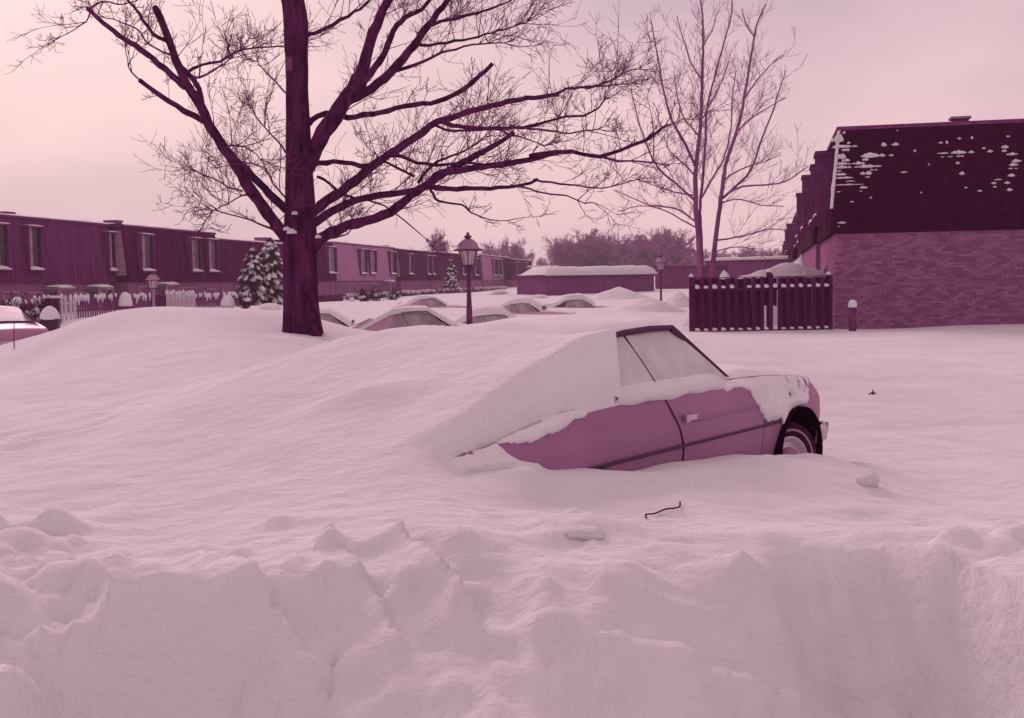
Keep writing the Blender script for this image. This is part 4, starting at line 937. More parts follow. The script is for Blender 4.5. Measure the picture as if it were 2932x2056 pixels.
fb = tab([(-1.40, 1.0), (-1.33, .965), (-1.22, .945), (-1.13, .895), (-1.0, .905), (-.92, .90), (-.80, .865), (-.765, .80), (-.72, .72), (-.655, .655), (-.60, .625), (-.37, .625), (-.34, .57), (-.30, .60), (-.2, .665), (-.1, .69), (.02, .70), (.12, .69), (.18, .78), (.24, .83), (.3, .85), (.6, .9)])
def fender_mask(X, Z):
    m_ = Z - fb(X)
    m_ = np.minimum(m_, np.hypot(X + .06, (Z - .325)) - .372)
    well = np.minimum.reduce([.012 + 0 * X, X + .38, .05 - np.abs(Z - .56) * .6]) * 0
    for hx, hz, r_ in ((-.17, .79, .022), (.02, .85, .03), (.10, .80, .022), (-.15, .90, .025), (.19, .86, .05), (.05, .895, .03)):
        m_ = np.minimum(m_, np.hypot(X - hx, (Z - hz) * 1.0) - r_)
    return m_
flank_snow(main, fender_mask, .030, -1.42, .50, .50, .97, seed=3)
qb = tab([(-4.0, .60), (-3.66, .68), (-3.62, .83), (-3.40, .80), (-3.30, .81), (-3.15, .84), (-3.03, .86), (-2.96, .888), (-2.86, .90), (-2.76, .92), (-2.69, .952), (-2.50, .97), (-2.3, .985)])
def quarter_mask(X, Z):
    m_ = Z - qb(X)
    lower = np.interp(X, [-4, -3.62, -3.57, -3.48, -3.3, -3.1], [.9, .83, .77, .71, .66, .6]) - Z
    m_ = np.maximum(m_, np.where(X < -3.1, lower, -1))
    for hx, hz, r_ in ((-3.93, .79, .025), (-3.80, .80, .018)): m_ = np.minimum(m_, np.hypot(X - hx, Z - hz) - r_)
    return m_
flank_snow(main, quarter_mask, .028, -3.95, -2.30, .56, .985, seed=9)
# snow ledge along the window sill
P = []
for i in range(40):
    x = -2.50 + 1.35 * i / 39; k = math.sin(math.pi * min(1, (i + .5) / 6) / 2) * math.sin(math.pi * min(1, (39.5 - i) / 5) / 2); dz = (.006 + .012 * mnoise.noise((x * 5, 2, 0))) * k
    z0 = .93 - .02 * k + .02 * mnoise.noise((x * 4, 7, 0)); ys = float(side_y(x, z0))
    P.append([(x, -(ys + .004), z0), (x, -(ys + .018 * k + .004), z0 + .015), (x, -(.86 + .015 * k), .968 + dz), (x, -.815, .985 + dz + .02 * k), (x, -.79, 1.0 + .03 * k)])
MB().grid(P).build('sill_snow', M_['snow_clump'], main, True)

# other snowed-in cars
def buried(label, paint, px, py_roof, Z, heading, roofsnow=.16, glass='dirty_glass', fx=-1.9):
    p = at(px, py_roof, Z); f_ = Vector((math.sin(heading), math.cos(heading), 0))
    loc = Vector((p.x, p.y, p.z - 1.36 - roofsnow + .08)) - f_ * fx
    return make_car(label, M_[paint], M_[glass], loc, math.pi / 2 - heading, False, 'snowed-in cars in the parking lot', roofsnow, True)
buried('snow-capped car whose grey roof edge shows just left of the tall lantern lamp', 'paint_pale', 411, 312, 27.5, R(84), .06)
buried('rounded snow-covered car with a rosy side right behind the tall lantern lamp', 'paint_rose', 489, 311, 34, R(86), .16)
buried('half-buried car with a clear grey side window beyond the snow-capped car', 'paint_pale', 424, 297.5, 58, R(70), .12)
buried('buried car with streaked windows between the lantern lamp and the garage', 'paint_pale', 522, 300.5, 52, R(100), .18)
buried('dark-bodied car with a thick snow blanket in front of the low brick garage', 'paint_dark', 573, 296.5, 60, R(84), .22)
buried('farthest snowed-in car, just left of the low brick garage', 'paint_dark', 540, 296.5, 76, R(95), .15)
buried('car with a dark wheel well half hidden behind the big tree trunk', 'paint_pale', 318, 312, 34, R(86), .12)
buried('white-blanketed car with a tail showing below the bare garage wall', 'paint_pale', 500, 291.5, 92, R(90), .2)
lp = at(50, 349, 29.5)
lc = make_car('rose-coloured car with red tail lights, parked behind the snow bank on the left', M_['paint_rose'], M_['dirty_glass'], (0, 0, 0), 0, False, None, .1, False, False)
hd = R(-42); f_ = Vector((math.sin(hd), math.cos(hd), 0)); r_v = Vector((math.cos(hd), -math.sin(hd), 0))
lc.location = Vector((lp.x, lp.y, lp.z - .26)) + f_ * 4.02 - r_v * .78; lc.rotation_euler = (0, 0, math.pi / 2 - hd)

# ------------------------------------------------------------------ trees
def resample(pts, step):
    P = [Vector(p) for p in pts]; out_ = []
    n = len(P)
    for i in range(n - 1):
        p0, p1, p2, p3 = P[max(i - 1, 0)], P[i], P[i + 1], P[min(i + 2, n - 1)]
        k = max(2, int((p2 - p1).length / step))
        for j in range(k):
            t = j / k; t2, t3 = t * t, t * t * t
            out_.append(.5 * ((2 * p1) + (p2 - p0) * t + (2 * p0 - 5 * p1 + 4 * p2 - p3) * t2 + (3 * p1 - p0 - 3 * p2 + p3) * t3))
    out_.append(P[-1]); return out_
OZ = 24.2
def zo(x, y): return (52.39 + x * .22056, y * .22056)          # traced on an enlarged detail
def zs_(x, y): return (419.1 + x * .18438, y * .18438)
oak = empty('oak_tree', at(300, 331, OZ)); tag(oak, 'large bare tree with a massive trunk and sawn-off limbs on the snow bank', 'tree')
obase = oak.location.copy()
def ol(pts, cv=zo, d0=0, d1=0):
    n = len(pts); out_ = []
    for i, q in enumerate(pts):
        a = i / max(1, n - 1); px, py = cv(*q); out_.append(at(px, py, OZ + d0 + (d1 - d0) * a) - obase)
    return out_
PXM = OZ / F
# trunk with bark ridges and buttress roots
tp = ol([(1134, 1600), (1130, 1480), (1125, 1330), (1122, 1200), (1121, 1000), (1118, 800), (1114, 600), (1110, 400), (1107, 250), (1104, 100), (1092, 0), (1082, -110), (1070, -260), (1060, -420)])
tw = [(186, 1600), (176, 1480), (160, 1330), (156, 1200), (146, 1000), (126, 800), (110, 600), (101, 400), (104, 250), (108, 100), (100, 0), (84, -110), (60, -260), (30, -420)]
pts = resample(tp, .12); yy = [p.z for p in tp]; ww = [a * .22056 * PXM / 2 for a, _ in tw]
tm = MB(); NS = 44; rows_ = []
for p in pts:
    rr = float(np.interp(p.z, yy, ww)); row = []
    for k in range(NS + 1):
        an = 2 * math.pi * (k % NS) / NS; c_, s_ = math.cos(an), math.sin(an)
        ridge = abs(mnoise.noise((c_ * 5.5, s_ * 5.5, p.z * .55))) + .5 * abs(mnoise.noise((c_ * 11, s_ * 11, p.z * 1.4 + 4)))
        lump = mnoise.noise((c_ * 1.3, s_ * 1.3, p.z * .9 + 7))
        fl = max(0, .45 - p.z) ** 2 * .22 * (.5 + .5 * math.cos(3 * an + .5))
        q = rr * (1.0 + .06 * lump) + .05 * ridge - .03 + fl
        row.append((p.x + c_ * q, p.y + s_ * q, p.z))
    rows_.append(row)
tm.grid(rows_); trunk = tm.build('trunk', M_['bark'], oak, True)
rt_ = MB(); rp_ = ol([(1165, 1330), (1180, 1430), (1192, 1500), (1198, 1560)], zo, -.30, -.75)
rt_.tube(resample(rp_, .1), [.16 - .004 * i for i in range(len(resample(rp_, .1)))], 10); rt_.build('root', M_['bark'], oak, True)
# (points, radius px start, radius px end, depth start, depth end, twig density, style)
LIMBS = [
 ([(1180, 1130), (1215, 1085), (1300, 1040), (1380, 1010), (1500, 978), (1600, 910), (1700, 835), (1780, 780), (1860, 735), (1990, 670), (2090, 600)], zo, 6.0, 2.0, 0, -2.2, 1.0),
 ([(1180, 1020), (1215, 995), (1300, 940), (1450, 890), (1600, 874), (1690, 850), (1800, 856), (1950, 855), (2120, 842), (2200, 812)], zo, 4.6, 1.6, 0, 1.6, 1.0),
 ([(620, 972), (720, 992), (860, 1005), (1000, 1022), (1120, 990), (1180, 975)], zs_, 1.4, .6, 1.6, 2.2, 1.0),
 ([(500, 1005), (600, 1025), (680, 1050), (800, 1060), (860, 1085), (900, 1100), (950, 1100)], zs_, 1.3, .6, 1.5, 1.0, .6),
 ([(60, 1030), (90, 1075), (140, 1097), (230, 1105), (270, 1140), (300, 1165), (390, 1190), (480, 1196)], zs_, 1.6, .5, .8, .3, .5),
 ([(1180, 960), (1210, 935), (1280, 890), (1370, 820), (1450, 750), (1540, 692), (1650, 620), (1740, 556), (1850, 520), (2000, 476), (2150, 446), (2296, 430)], zo, 5.4, 2.2, 0, 2.6, .9),
 ([(650, 532), (720, 515), (800, 482), (880, 475), (960, 470), (1060, 430), (1130, 385), (1190, 375)], zs_, 2.0, .6, 2.6, 3.0, 1.4),
 ([(880, 475), (960, 468), (1060, 460), (1150, 450)], zs_, 1.4, .6, 2.8, 3.6, 1.4),
 ([(110, 652), (180, 678), (260, 690), (420, 697), (560, 690), (700, 660), (800, 630), (900, 626), (970, 590), (1000, 545)], zs_, 2.6, .8, 1.6, .4, 1.2),
 ([(560, 690), (700, 712), (820, 720), (900, 706), (970, 700)], zs_, 1.4, .6, 1.0, .2, 1.2),
 ([(60, 670), (140, 700), (260, 710), (420, 700), (500, 730), (600, 760), (680, 790)], zs_, 1.6, .6, .4, -.8, 1.0),
 ([(1190, 745), (1240, 738), (1320, 735), (1440, 752), (1540, 705), (1650, 735), (1780, 748), (1900, 738), (2000, 760)], zo, 2.8, 1.0, 0, -1.2, 1.2),
 ([(1690, 842), (1740, 800), (1800, 775), (1950, 757), (2100, 736), (2200, 712), (2296, 690)], zo, 3.6, 2.4, -1.4, -2.4, 1.0),
 ([(600, 850), (690, 828), (790, 820), (980, 846), (1100, 812), (1230, 762), (1290, 715), (1335, 685)], zs_, 2.4, 1.2, -2.3, -3.2, .9),
 ([(980, 846), (1080, 870), (1200, 872), (1320, 892)], zs_, 1.5, .6, -2.6, -2.2, 1.0),
 ([(1200, 800), (1260, 830), (1310, 880), (1400, 905), (1500, 930), (1580, 990), (1640, 1040), (1690, 1080)], zo, 1.8, .5, .2, 1.2, 1.1),
 ([(1640, 800), (1560, 760), (1500, 730), (1470, 700)], zo, 1.6, .7, -.6, -1.4, 1.2),
 ([(1660, 830), (1710, 760), (1780, 715), (1880, 680), (1960, 620)], zo, 1.7, .7, -.7, -1.6, 1.2),
 ([(1150, 760), (1180, 690), (1230, 600), (1300, 500), (1360, 400), (1400, 330), (1430, 220), (1470, 110), (1520, 0), (1570, -110), (1610, -220)], zo, 9.0, 2.8, -.2, -1.8, .7),
 ([(1325, 470), (1380, 435), (1450, 400), (1540, 325), (1620, 230), (1700, 120), (1790, 0), (1860, -100), (1940, -230)], zo, 5.4, 2.0, -.5, .4, 1.0),
 ([(1400, 395), (1440, 330), (1500, 250), (1545, 140), (1600, 80), (1680, 40), (1740, -40)], zo, 4.0, 1.6, -.6, 1.2, 1.0),
 ([(1560, 320), (1680, 282), (1760, 240), (1830, 225), (1900, 200), (2050, 195)], zo, 1.9, .6, .1, 1.0, 1.6),
 ([(1640, 205), (1750, 200), (1900, 172), (2020, 140), (2150, 100)], zo, 1.9, .6, .2, 1.4, 1.6),
 ([(1700, 115), (1800, 90), (1920, 60), (2060, 10), (2160, -40)], zo, 1.8, .6, .3, -.6, 1.6),
 ([(1165, 560), (1200, 525), (1290, 513), (1340, 530), (1450, 515), (1520, 500), (1640, 475), (1750, 460), (1850, 410), (1925, 352), (1996, 288)], zo, 3.0, 2.0, -.1, -1.2, .35),
 ([(1155, 160), (1190, 150), (1270, 112), (1340, 72), (1420, 20), (1470, -60)], zo, 2.4, 1.0, .1, 1.2, 1.4),
 ([(1075, 1085), (1040, 1050), (1000, 1000), (940, 910), (880, 830), (830, 745), (780, 670), (720, 580), (690, 520), (650, 440), (600, 370), (560, 270), (530, 180), (490, 80), (463, 30)], zo, 6.6, 3.0, 0, -1.6, .55),
 ([(1070, 950), (1035, 930), (960, 850), (880, 770), (800, 690), (740, 600), (690, 510), (660, 400), (610, 330), (560, 290)], zo, 4.4, 2.2, .2, -1.2, .5),
 ([(600, 392), (520, 322), (450, 262), (350, 190), (250, 120), (160, 38)], zo, 3.4, 2.2, -1.2, .6, .5),
 ([(165, 45), (220, 8), (330, 18), (420, -20)], zo, 1.2, .5, .6, 1.2, 1.2), ([(170, 60), (150, 100), (100, 130), (40, 165)], zo, .9, .4, .6, 0, 1.2),
 ([(685, 550), (600, 502), (530, 460), (460, 408), (396, 364)], zo, 2.9, 2.0, -1.1, -2.4, .5),
 ([(400, 366), (360, 330), (340, 270), (330, 220)], zo, .9, .4, -2.4, -2.6, 1.0),
 ([(525, 190), (480, 170), (430, 122), (390, 60), (345, 0), (300, -60)], zo, 2.0, .9, -1.4, -2.4, .8),
 ([(540, 250), (500, 240), (440, 200), (380, 130), (280, 90), (200, 70)], zo, 1.2, .5, -1.3, -.4, 1.0),
 ([(610, 330), (680, 290), (760, 276), (830, 240), (900, 216), (1050, 214)], zo, 1.7, .6, -1.2, .4, 1.5),
 ([(640, 350), (700, 340), (760, 300), (800, 270)], zo, 1.3, .6, -1.2, -2.0, 1.5),
 ([(1010, 1045), (960, 1025), (900, 1000), (800, 972), (720, 950)], zo, 1.3, .5, .1, -.6, 1.6), ([(905, 880), (860, 890), (800, 920), (730, 955)], zo, 1.1, .5, 0, -.8, 1.8), ([(860, 865), (800, 850), (750, 822), (650, 778)], zo, 1.1, .5, 0, .8, 1.6),
 ([(1055, 690), (1020, 640), (960, 580), (920, 520)], zo, 1.1, .5, 0, -.8, 1.6), ([(790, 665), (840, 660), (900, 680), (940, 720)], zo, 1.1, .5, -.2, -1.0, 1.6), ([(1055, 420), (1010, 370), (960, 320), (930, 280)], zo, .9, .4, 0, .8, 1.4),
 ([(1060, 900), (1000, 830), (960, 760), (900, 740)], zo, 1.0, .4, -.1, -.9, 1.4), ([(1240, 590), (1290, 560), (1340, 500), (1350, 430)], zo, 1.0, .4, -.4, -1.0, 1.2),
 ([(1092, 20), (1110, -60), (1150, -160), (1200, -300)], zo, 7.0, 3.0, 0, -.6, .8), ([(1075, 30), (1040, -60), (990, -160), (930, -300)], zo, 6.0, 2.6, 0, .8, .8),
 ([(1200, 1080), (1280, 1075), (1340, 1060), (1360, 1030)], zo, 1.2, .5, 0, -.5, 1.0),
]
tr = random.Random(21); lm = []; tmesh = MB()
for pts_, cv, r0, r1, d0, d1, dens in LIMBS:
    sp = resample(ol(pts_, cv, d0, d1), .16); n = len(sp); big = MB()
    q = []; rad = []
    for i, p in enumerate(sp):
        a = i / (n - 1); j = .018 * (1 if 0 < i < n - 1 else 0)
        q.append(p + rvec(tr) * j); rad.append((r0 * (1 - a) + r1 * a) * PXM * (1 + .10 * tr.uniform(-1, 1)) * (.98 if r0 < 2 else 1))
    big.tube(q, rad, 9 if r0 > 2.4 else 6); o = big.build('limb', M_['bark'] if r0 > 1.5 else M_['twig'], oak, True)
    L = sum((q[i + 1] - q[i]).length for i in range(n - 1)); m = int(L * 3.1 * dens)
    for _ in range(m):
        t = tr.uniform(.10, 1.0) ** .8; i = min(n - 2, int(t * (n - 1))); p = q[i]; T = (q[min(i + 2, n - 1)] - q[max(0, i - 1)]).normalized()
        d = (T * .6 + rvec(tr) * .8 + Vector((0, 0, .45))).normalized(); ln = tr.uniform(.30, 1.25) * (1.15 if dens >= 1 else .85)
        grow(tmesh, tr, p, d, ln, .0105 * tr.uniform(.7, 1.3), 2, .07, .34, 6, (3, 5), .72, .0042, .50)
    if r1 < 1.5:     # fan of twigs at the tip
        for _ in range(int(3 * dens) + 1):
            T = (q[-1] - q[-4]).normalized(); grow(tmesh, tr, q[-1], (T + rvec(tr) * .5).normalized(), tr.uniform(.4, 1.0), .010, 2, .05, .35, 5, (3, 5), .8, .0045, .5)
tag(tmesh.build('twigs', M_['twig'], oak), None, None, None, 'stuff')
# bits of snow lodged in the crotches and a pale scar on the trunk
for zx, zy, s in ((1085, 1055, 1.0), (1098, 968, .6), (1062, 1040, .7), (1205, 1075, .6)):
    px, py = zo(zx, zy); p = at(px, py, OZ - .40) - obase
    m = MB().lathe([(.11 * s, -.02), (.10 * s, .03), (.05 * s, .075 * s), (.001, .09 * s)], 10, tuple(p)); m.build('snow_lump', M_['snow_clump'], oak, True)
px, py = zo(1095, 305); p = at(px, py, OZ - .0) - obase
MB().grid([[(p.x + .36 * math.sin(a) * .98, p.y - .385 * math.cos(a), p.z + z) for z in (-.15, 0, .14)] for a in np.linspace(-.28, .12, 5)]).build('bark_scar', M_['trim_plum'], oak, True)

# slender twin-stemmed tree behind the fence
SZ = 38.0
st_ = empty('slender_tree', at(706, 282, SZ)); st_.location.z = H1(st_.location.x, st_.location.y) - .1
tag(st_, 'slender pale tree with several upright stems behind the board fence', 'tree')
sb = st_.location.copy(); SP = SZ / F
def sl(pts, d0=0, d1=0):
    n = len(pts); return [at(*zs_(*q), SZ + d0 + (d1 - d0) * i / max(1, n - 1)) - sb for i, q in enumerate(pts)]
STEMS = [
 ([(1545, 1640), (1530, 1500), (1512, 1250), (1500, 1100), (1500, 950), (1512, 800), (1528, 650), (1535, 450), (1540, 250), (1536, 80), (1520, -30)], 3.4, .7, 0, 0),
 ([(1540, 1560), (1530, 1300), (1524, 1120), (1540, 960), (1552, 780), (1560, 600), (1600, 430), (1640, 280), (1690, 100), (1700, -20)], 1.9, .6, .3, 1.2),
 ([(1560, 1640), (1585, 1510), (1602, 1350), (1622, 1200), (1640, 1050), (1662, 900), (1700, 780), (1740, 650), (1772, 480), (1800, 300), (1828, 150), (1880, 20)], 2.8, .7, -.2, -.8),
 ([(1500, 905), (1445, 785), (1372, 655), (1325, 490), (1292, 290), (1258, 110)], 1.6, .5, 0, -1.2),
 ([(1496, 1090), (1400, 1000), (1300, 915), (1240, 800), (1180, 620), (1150, 480)], 1.3, .5, 0, .8),
 ([(1648, 1072), (1720, 1010), (1800, 920), (1850, 780), (1905, 640), (1950, 500), (1990, 380)], 1.4, .5, -.4, .6),
 ([(1665, 1055), (1750, 1012), (1900, 1002), (2000, 980), (2110, 900)], 1.2, .5, -.4, -1.4),
 ([(1528, 1080), (1600, 950), (1652, 860), (1690, 700), (1700, 520), (1720, 380)], 1.2, .5, .2, 1.0),
 ([(1494, 1200), (1400, 1135), (1250, 1112), (1130, 1062), (1060, 1030)], 1.0, .4, 0, -1.0),
 ([(1620, 1300), (1750, 1282), (1900, 1240), (2000, 1256)], 1.0, .4, -.2, .8),
 ([(1512, 1240), (1420, 1190), (1300, 1130), (1180, 1120), (1080, 1150)], .9, .4, 0, 1.0),
 ([(1500, 960), (1440, 890), (1360, 820), (1330, 740)], 1.0, .4, 0, .9), ([(1520, 740), (1440, 640), (1400, 520), (1380, 380)], 1.0, .4, 0, 1.0),
 ([(1535, 430), (1470, 330), (1430, 200), (1400, 90)], .9, .4, 0, -.6), ([(1540, 640), (1600, 520), (1650, 420), (1680, 330)], .9, .4, 0, -.8), ([(1760, 540), (1830, 440), (1900, 360), (1960, 300)], .9, .4, -.6, .3),
 ([(1720, 720), (1800, 640), (1900, 580), (1990, 530)], .9, .4, -.6, -1.4), ([(1650, 980), (1740, 920), (1860, 880), (1960, 840)], .9, .4, -.3, .6), ([(1820, 200), (1770, 120), (1750, 40)], .8, .4, -.7, -.2),
 ([(1490, 1060), (1380, 1040), (1260, 1000), (1150, 960)], .9, .4, 0, -.7), ([(1640, 1100), (1740, 1080), (1850, 1110), (1980, 1120)], .8, .4, -.3, -1.0), ([(1540, 250), (1590, 160), (1620, 60)], .8, .4, 0, .6),
 ([(1515, 1270), (1440, 1330), (1340, 1350), (1250, 1330)], .7, .3, 0, .5), ([(1600, 1370), (1700, 1340), (1800, 1350), (1880, 1400)], .7, .3, -.1, .4),
]
tr = random.Random(5); tmesh = MB()
for k, (pts_, r0, r1, d0, d1) in enumerate(STEMS):
    q = resample(sl(pts_, d0, d1), .2); n = len(q); m = MB()
    q = [p + rvec(tr) * .012 for p in q]
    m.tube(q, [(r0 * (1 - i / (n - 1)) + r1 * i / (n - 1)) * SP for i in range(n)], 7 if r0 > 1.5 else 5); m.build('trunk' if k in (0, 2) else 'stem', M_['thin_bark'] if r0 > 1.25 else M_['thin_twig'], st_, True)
    L = sum((q[i + 1] - q[i]).length for i in range(n - 1)); mm = int(L * 3.5)
    for _ in range(mm):
        t = tr.uniform(.12 if k not in (0, 1, 2) else .30, 1.0); i = min(n - 2, int(t * (n - 1))); p = q[i]; T = (q[min(i + 2, n - 1)] - q[max(0, i - 1)]).normalized()
        side = rvec(tr); side.z = abs(side.z) * .3
        d = (T * .75 + side * .9).normalized(); ln = tr.uniform(.4, 1.5) * (1.15 - .55 * t)
        grow(tmesh, tr, p, d, ln * 1.1, .0085, 1 if ln < .8 else 2, .08, .16, 5, (4, 3), .55, .0042, .55)
tag(tmesh.build('twigs', M_['thin_twig'], st_), None, None, None, 'stuff')

# far trees: three woven crowns reused
FAR = []
for v_ in range(4):
    r = random.Random(100 + v_); tk = MB(); cr = MB()
    trunk_p = [Vector((0, 0, 0)), Vector((r.uniform(-.2, .2), r.uniform(-.2, .2), 2.0)), Vector((r.uniform(-.4, .4), r.uniform(-.4, .4), 4.2)), Vector((r.uniform(-.5, .5), r.uniform(-.5, .5), 7.0))]
    tk.tube(resample(trunk_p, .8), [.3 - .02 * i for i in range(len(resample(trunk_p, .8)))], 7)
    for k in range(26):
        z = r.uniform(.8, 6.6); an = r.uniform(0, 6.283); p = Vector((0, 0, z)); d = Vector((math.cos(an), math.sin(an), r.uniform(.2, 1.1)))
        grow(cr, r, p, d, r.uniform(3.0, 5.2) * (1.0 if z < 5 else .75), .09, 3, .10, .30, 5, (7, 6, 6), .95, .028, .5, 3)
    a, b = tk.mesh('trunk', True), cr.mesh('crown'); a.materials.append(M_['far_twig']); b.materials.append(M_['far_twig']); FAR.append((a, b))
ft = random.Random(3); FARL = []
def far_tree(px, py_top, Z, wpx, label, group='hazy bare trees beyond the houses', v_=None):
    p = at(px, py_top, Z); g = H1(p.x, p.y) - .2; e = empty('bare_tree', (p.x, p.y, g), ft.uniform(0, 6.28)); tag(e, label, 'tree', group)
    k = FAR[ft.randrange(4) if v_ is None else v_]; hz = (p.z - g) / 10.2; wx = wpx * Z / F / 8.2
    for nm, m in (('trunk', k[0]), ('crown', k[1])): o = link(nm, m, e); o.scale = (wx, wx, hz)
for i, (px, py, wd) in enumerate(((560, 243, 30), (573, 236, 38), (588, 233, 40), (602, 233, 40), (616, 239, 34), (562, 250, 26), (596, 242, 36))):
    far_tree(px, py - 3, 205 + 9 * (i % 3), wd * 1.15, 'bare round-topped tree in the hazy grove behind the snow-roofed garage')
for i, (px, py, wd) in enumerate(((630, 240, 34), (643, 234, 40), (657, 230, 42), (671, 233, 40), (684, 243, 30), (650, 243, 36), (670, 246, 36))):
    far_tree(px, py - 3, 196 + 9 * (i % 3), wd * 1.15, 'bare round-topped tree in the hazy grove above the far lamp')
for i, (px, py, wd) in enumerate(((497, 240, 30), (510, 236, 32), (522, 243, 26))):
    far_tree(px, py, 230 + 6 * i, wd, 'bare tree rising behind the far end of the left terrace')
for i, (px, py, wd) in enumerate(((702, 250, 26), (722, 249, 26), (742, 244, 30), (760, 248, 28), (778, 246, 30), (796, 250, 26))):
    far_tree(px, py, 250 + 8 * (i % 2), wd, 'faint bare tree in the haze behind the snow-topped brick building')
far_tree(438, 230, 190, 26, 'thin bare tree showing over the terrace roof beside the lantern lamp', None, 1)
far_tree(541, 256, 280, 14, 'tiny bare tree in the gap between terrace and garage', None, 2)

# snow-laden evergreens against the terrace
def evergreen(px, py_top, Z, hw_px, label, seed, zb=-.2):
    p = at(px, py_top, Z); e = empty('evergreen', (p.x, p.y, zb)); tag(e, label, 'tree', None); h = p.z - zb; R0 = hw_px * Z / F; r = random.Random(seed)
    MB().tube([Vector((0, 0, 0)), Vector((.03, 0, h * .5)), Vector((0, 0, h * .97))], [.12, .07, .015], 7).build('trunk', M_['bark'], e, True)
    nd, sn = MB(), MB()
    for k in range(190):
        t = r.random() ** .8; z = h * (.12 + .86 * t); rad = R0 * (1 - t) ** .75 + .12; an = r.uniform(0, 6.283); ln = rad * r.uniform(.6, 1.08)
        d = Vector((math.cos(an), math.sin(an), 0)); side = Vector((-d.y, d.x, 0)); droop = .12 + .28 * ln
        pts_ = [Vector((0, 0, z)) + d * ln * a + Vector((0, 0, -droop * a * a)) for a in (0, .35, .7, 1)]
        nd.tube(pts_, [.02, .018, .012, .006], 4, False)
        for a in np.linspace(.25, 1, 11):
            c_ = Vector((0, 0, z)) + d * ln * a + Vector((0, 0, -droop * a * a)); wl = (.10 + .26 * (1 - a)) * (.5 + .5 * ln) + .06
            for s in (-1, 1):
                q_ = c_ + (side * s + d * .6).normalized() * wl + Vector((0, 0, -.06 - r.uniform(0, .10))); u_ = d * .045
                nd.add([c_ - u_, c_ + u_, q_ + u_ * .3, q_ - u_ * .3], [(0, 1, 2, 3)]); nd.add([c_ + Vector((0, 0, -.03)), c_ + Vector((0, 0, .035)), q_], [(0, 1, 2)])
        if r.random() < .55:
            P = []
            for a in np.linspace(.45, 1.02, 6):
                c_ = Vector((0, 0, z + .02)) + d * ln * a + Vector((0, 0, -droop * a * a)); wl = .17 * math.sin(math.pi * (.08 + .84 * (a - .45) / .57)) * r.uniform(.6, 1.4)
                P.append([c_ + side * wl * k2 + Vector((0, 0, .09 * (1 - k2 * k2) - .05 * abs(k2))) for k2 in (-1, -.5, 0, .5, 1)])
            sn.grid(P)
    tag(nd.build('needles', M_['needles'], e), None, None, None, 'stuff'); tag(sn.build('branch_snow', M_['snow_clump'], e, True), None, None, None, 'stuff')
    return e
evergreen(270, 235.5, 68, 34, 'broad snow-laden evergreen in front of the low dark townhouse, beside the big trunk', 1)
evergreen(252, 246, 67, 26, 'smaller snow-laden evergreen left of the broad one', 2)
evergreen(451, 258, 124, 11, 'distant snow-covered evergreen against the dark townhouse behind the lamp', 3)

# ------------------------------------------------------------------ snow blocks, clods and twigs in the foreground
def clod_mesh(seed, ang=.35, sub=3):
    bm = bmesh.new(); bmesh.ops.create_icosphere(bm, subdivisions=sub, radius=1.0); r = random.Random(seed)
    planes = [(rvec(r), r.uniform(.55, .85)) for _ in range(9)]
    for v in bm.verts:
        p = v.co.normalized(); k = 1.0
        for n, d in planes:
            t = p.dot(n)
            if t > 0: k = min(k, d / t * ang + (1 - ang) * 1.0 if d / t < 1 else 1.0)
        k *= 1 + .16 * mnoise.fractal(p * 1.6 + Vector((seed, 0, 0)), 1, 2, 4) + .05 * mnoise.noise(p * 6 + Vector((0, seed, 0)))
        v.co = p * k
    for f in bm.faces: f.smooth = True
    me_ = bpy.data.meshes.new('snow_clod'); bm.to_mesh(me_); bm.free(); me_.materials.append(M_['snow_clump']); return me_
CL = [clod_mesh(i, .42, 4) for i in range(6)]
def clod(px, py, sx, sy, sz, rot, label, v_=0, group=None, name='snow_clod', sink=.3, cat='snow clod', dz=0):
    p = hit(px, py); o = link(name, CL[v_ % 6]); o.location = (p.x, p.y, p.z + sz * (1 - 2 * sink) * .5 + dz); o.scale = (sx, sy, sz); o.rotation_euler = rot; return tag(o, label, cat, group)
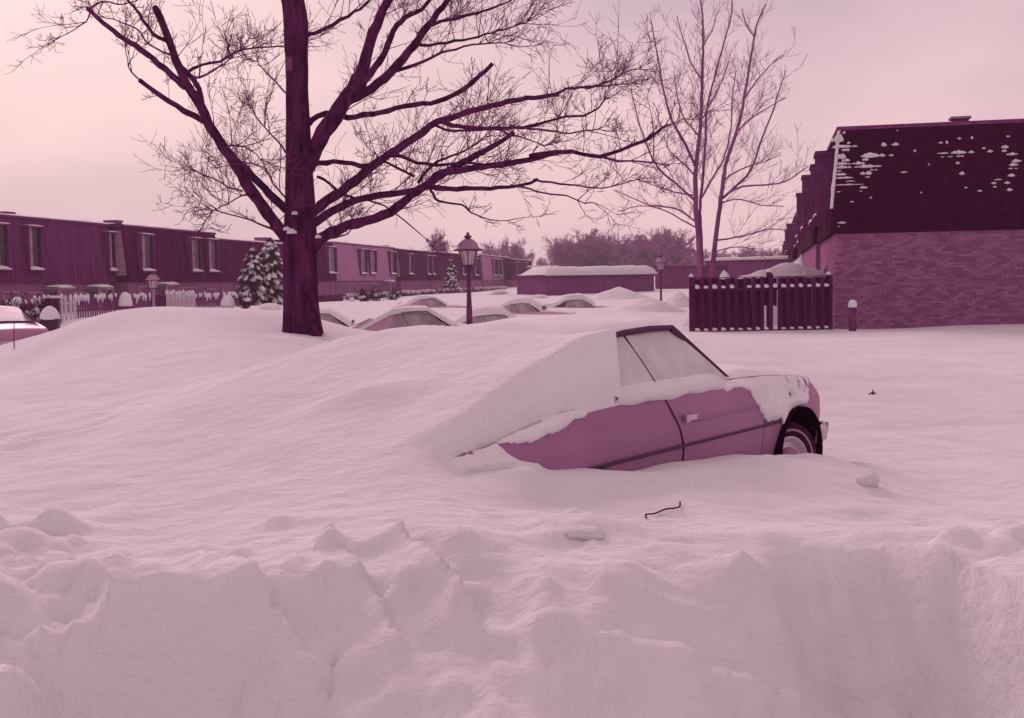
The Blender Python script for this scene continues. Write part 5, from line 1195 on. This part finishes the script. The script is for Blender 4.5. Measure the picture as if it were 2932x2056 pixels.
clod(868, 484, .10, .07, .075, (.2, .3, .9), 'chunk of snow perched beside the front wheel of the buried car', 4, sink=.3)
clod(586, 533, .10, .06, .035, (0, .1, .2), 'low peaked snow lump on the drift below the buried car', 5, sink=.62)
cr_ = random.Random(12)
def scatter(n, x0, x1, y0, y1, s0, s1, label, group):
    for _ in range(n):
        s = cr_.uniform(s0, s1); clod(cr_.uniform(x0, x1), cr_.uniform(y0, y1), s * cr_.uniform(.8, 1.4), s * cr_.uniform(.8, 1.3), s * cr_.uniform(.6, .95), (cr_.uniform(-.4, .4), cr_.uniform(-.4, .4), cr_.uniform(0, 6)), label, cr_.randrange(6), group, sink=.60)
# twigs lying on the snow
def ground_twig(pts, rad, label, lift=.012):
    q = [hit(*p_) + Vector((0, 0, lift)) for p_ in pts]; m = MB().tube(resample(q, .03), rad, 5); o = m.build('twig', M_['bark'], None, True); tag(o, label, 'twig'); return m, o
ground_twig([(646.5, 521), (646, 517.5), (655, 516), (664, 513), (668, 511.5), (679, 510), (680, 505)], .0042, 'thin crooked twig lying on the snow below the buried car')
g0 = hit(872, 395)
tag(MB().tube([g0 + Vector((0, 0, -.03)), g0 + Vector((.02, 0, .03)), g0 + Vector((.0, 0, .07))], [.012, .012, .004], 5).tube([g0 + Vector((-.05, 0, .0)), g0 + Vector((.0, 0, .025)), g0 + Vector((.06, 0, .01))], [.005, .012, .005], 5).build('twig', M_['bark']), 'short dark twig tip poking out of the open snow beyond the car', 'twig')

# ------------------------------------------------------------------ thin winter haze
hz = MB().box(-255, 255, -45, 436, -6, 16).build('haze'); tag(hz, 'pale pink winter haze', None, None, 'stuff')
hm = bpy.data.materials.new('haze'); hm.use_nodes = True; t = hm.node_tree; t.nodes.clear()
o_ = t.nodes.new('ShaderNodeOutputMaterial'); pv_ = t.nodes.new('ShaderNodeVolumePrincipled')
pv_.inputs['Color'].default_value = (.95, .93, .95, 1); pv_.inputs['Density'].default_value = .00045; pv_.inputs['Anisotropy'].default_value = .2
t.links.new(pv_.outputs[0], o_.inputs['Volume']); hz.data.materials.append(hm)
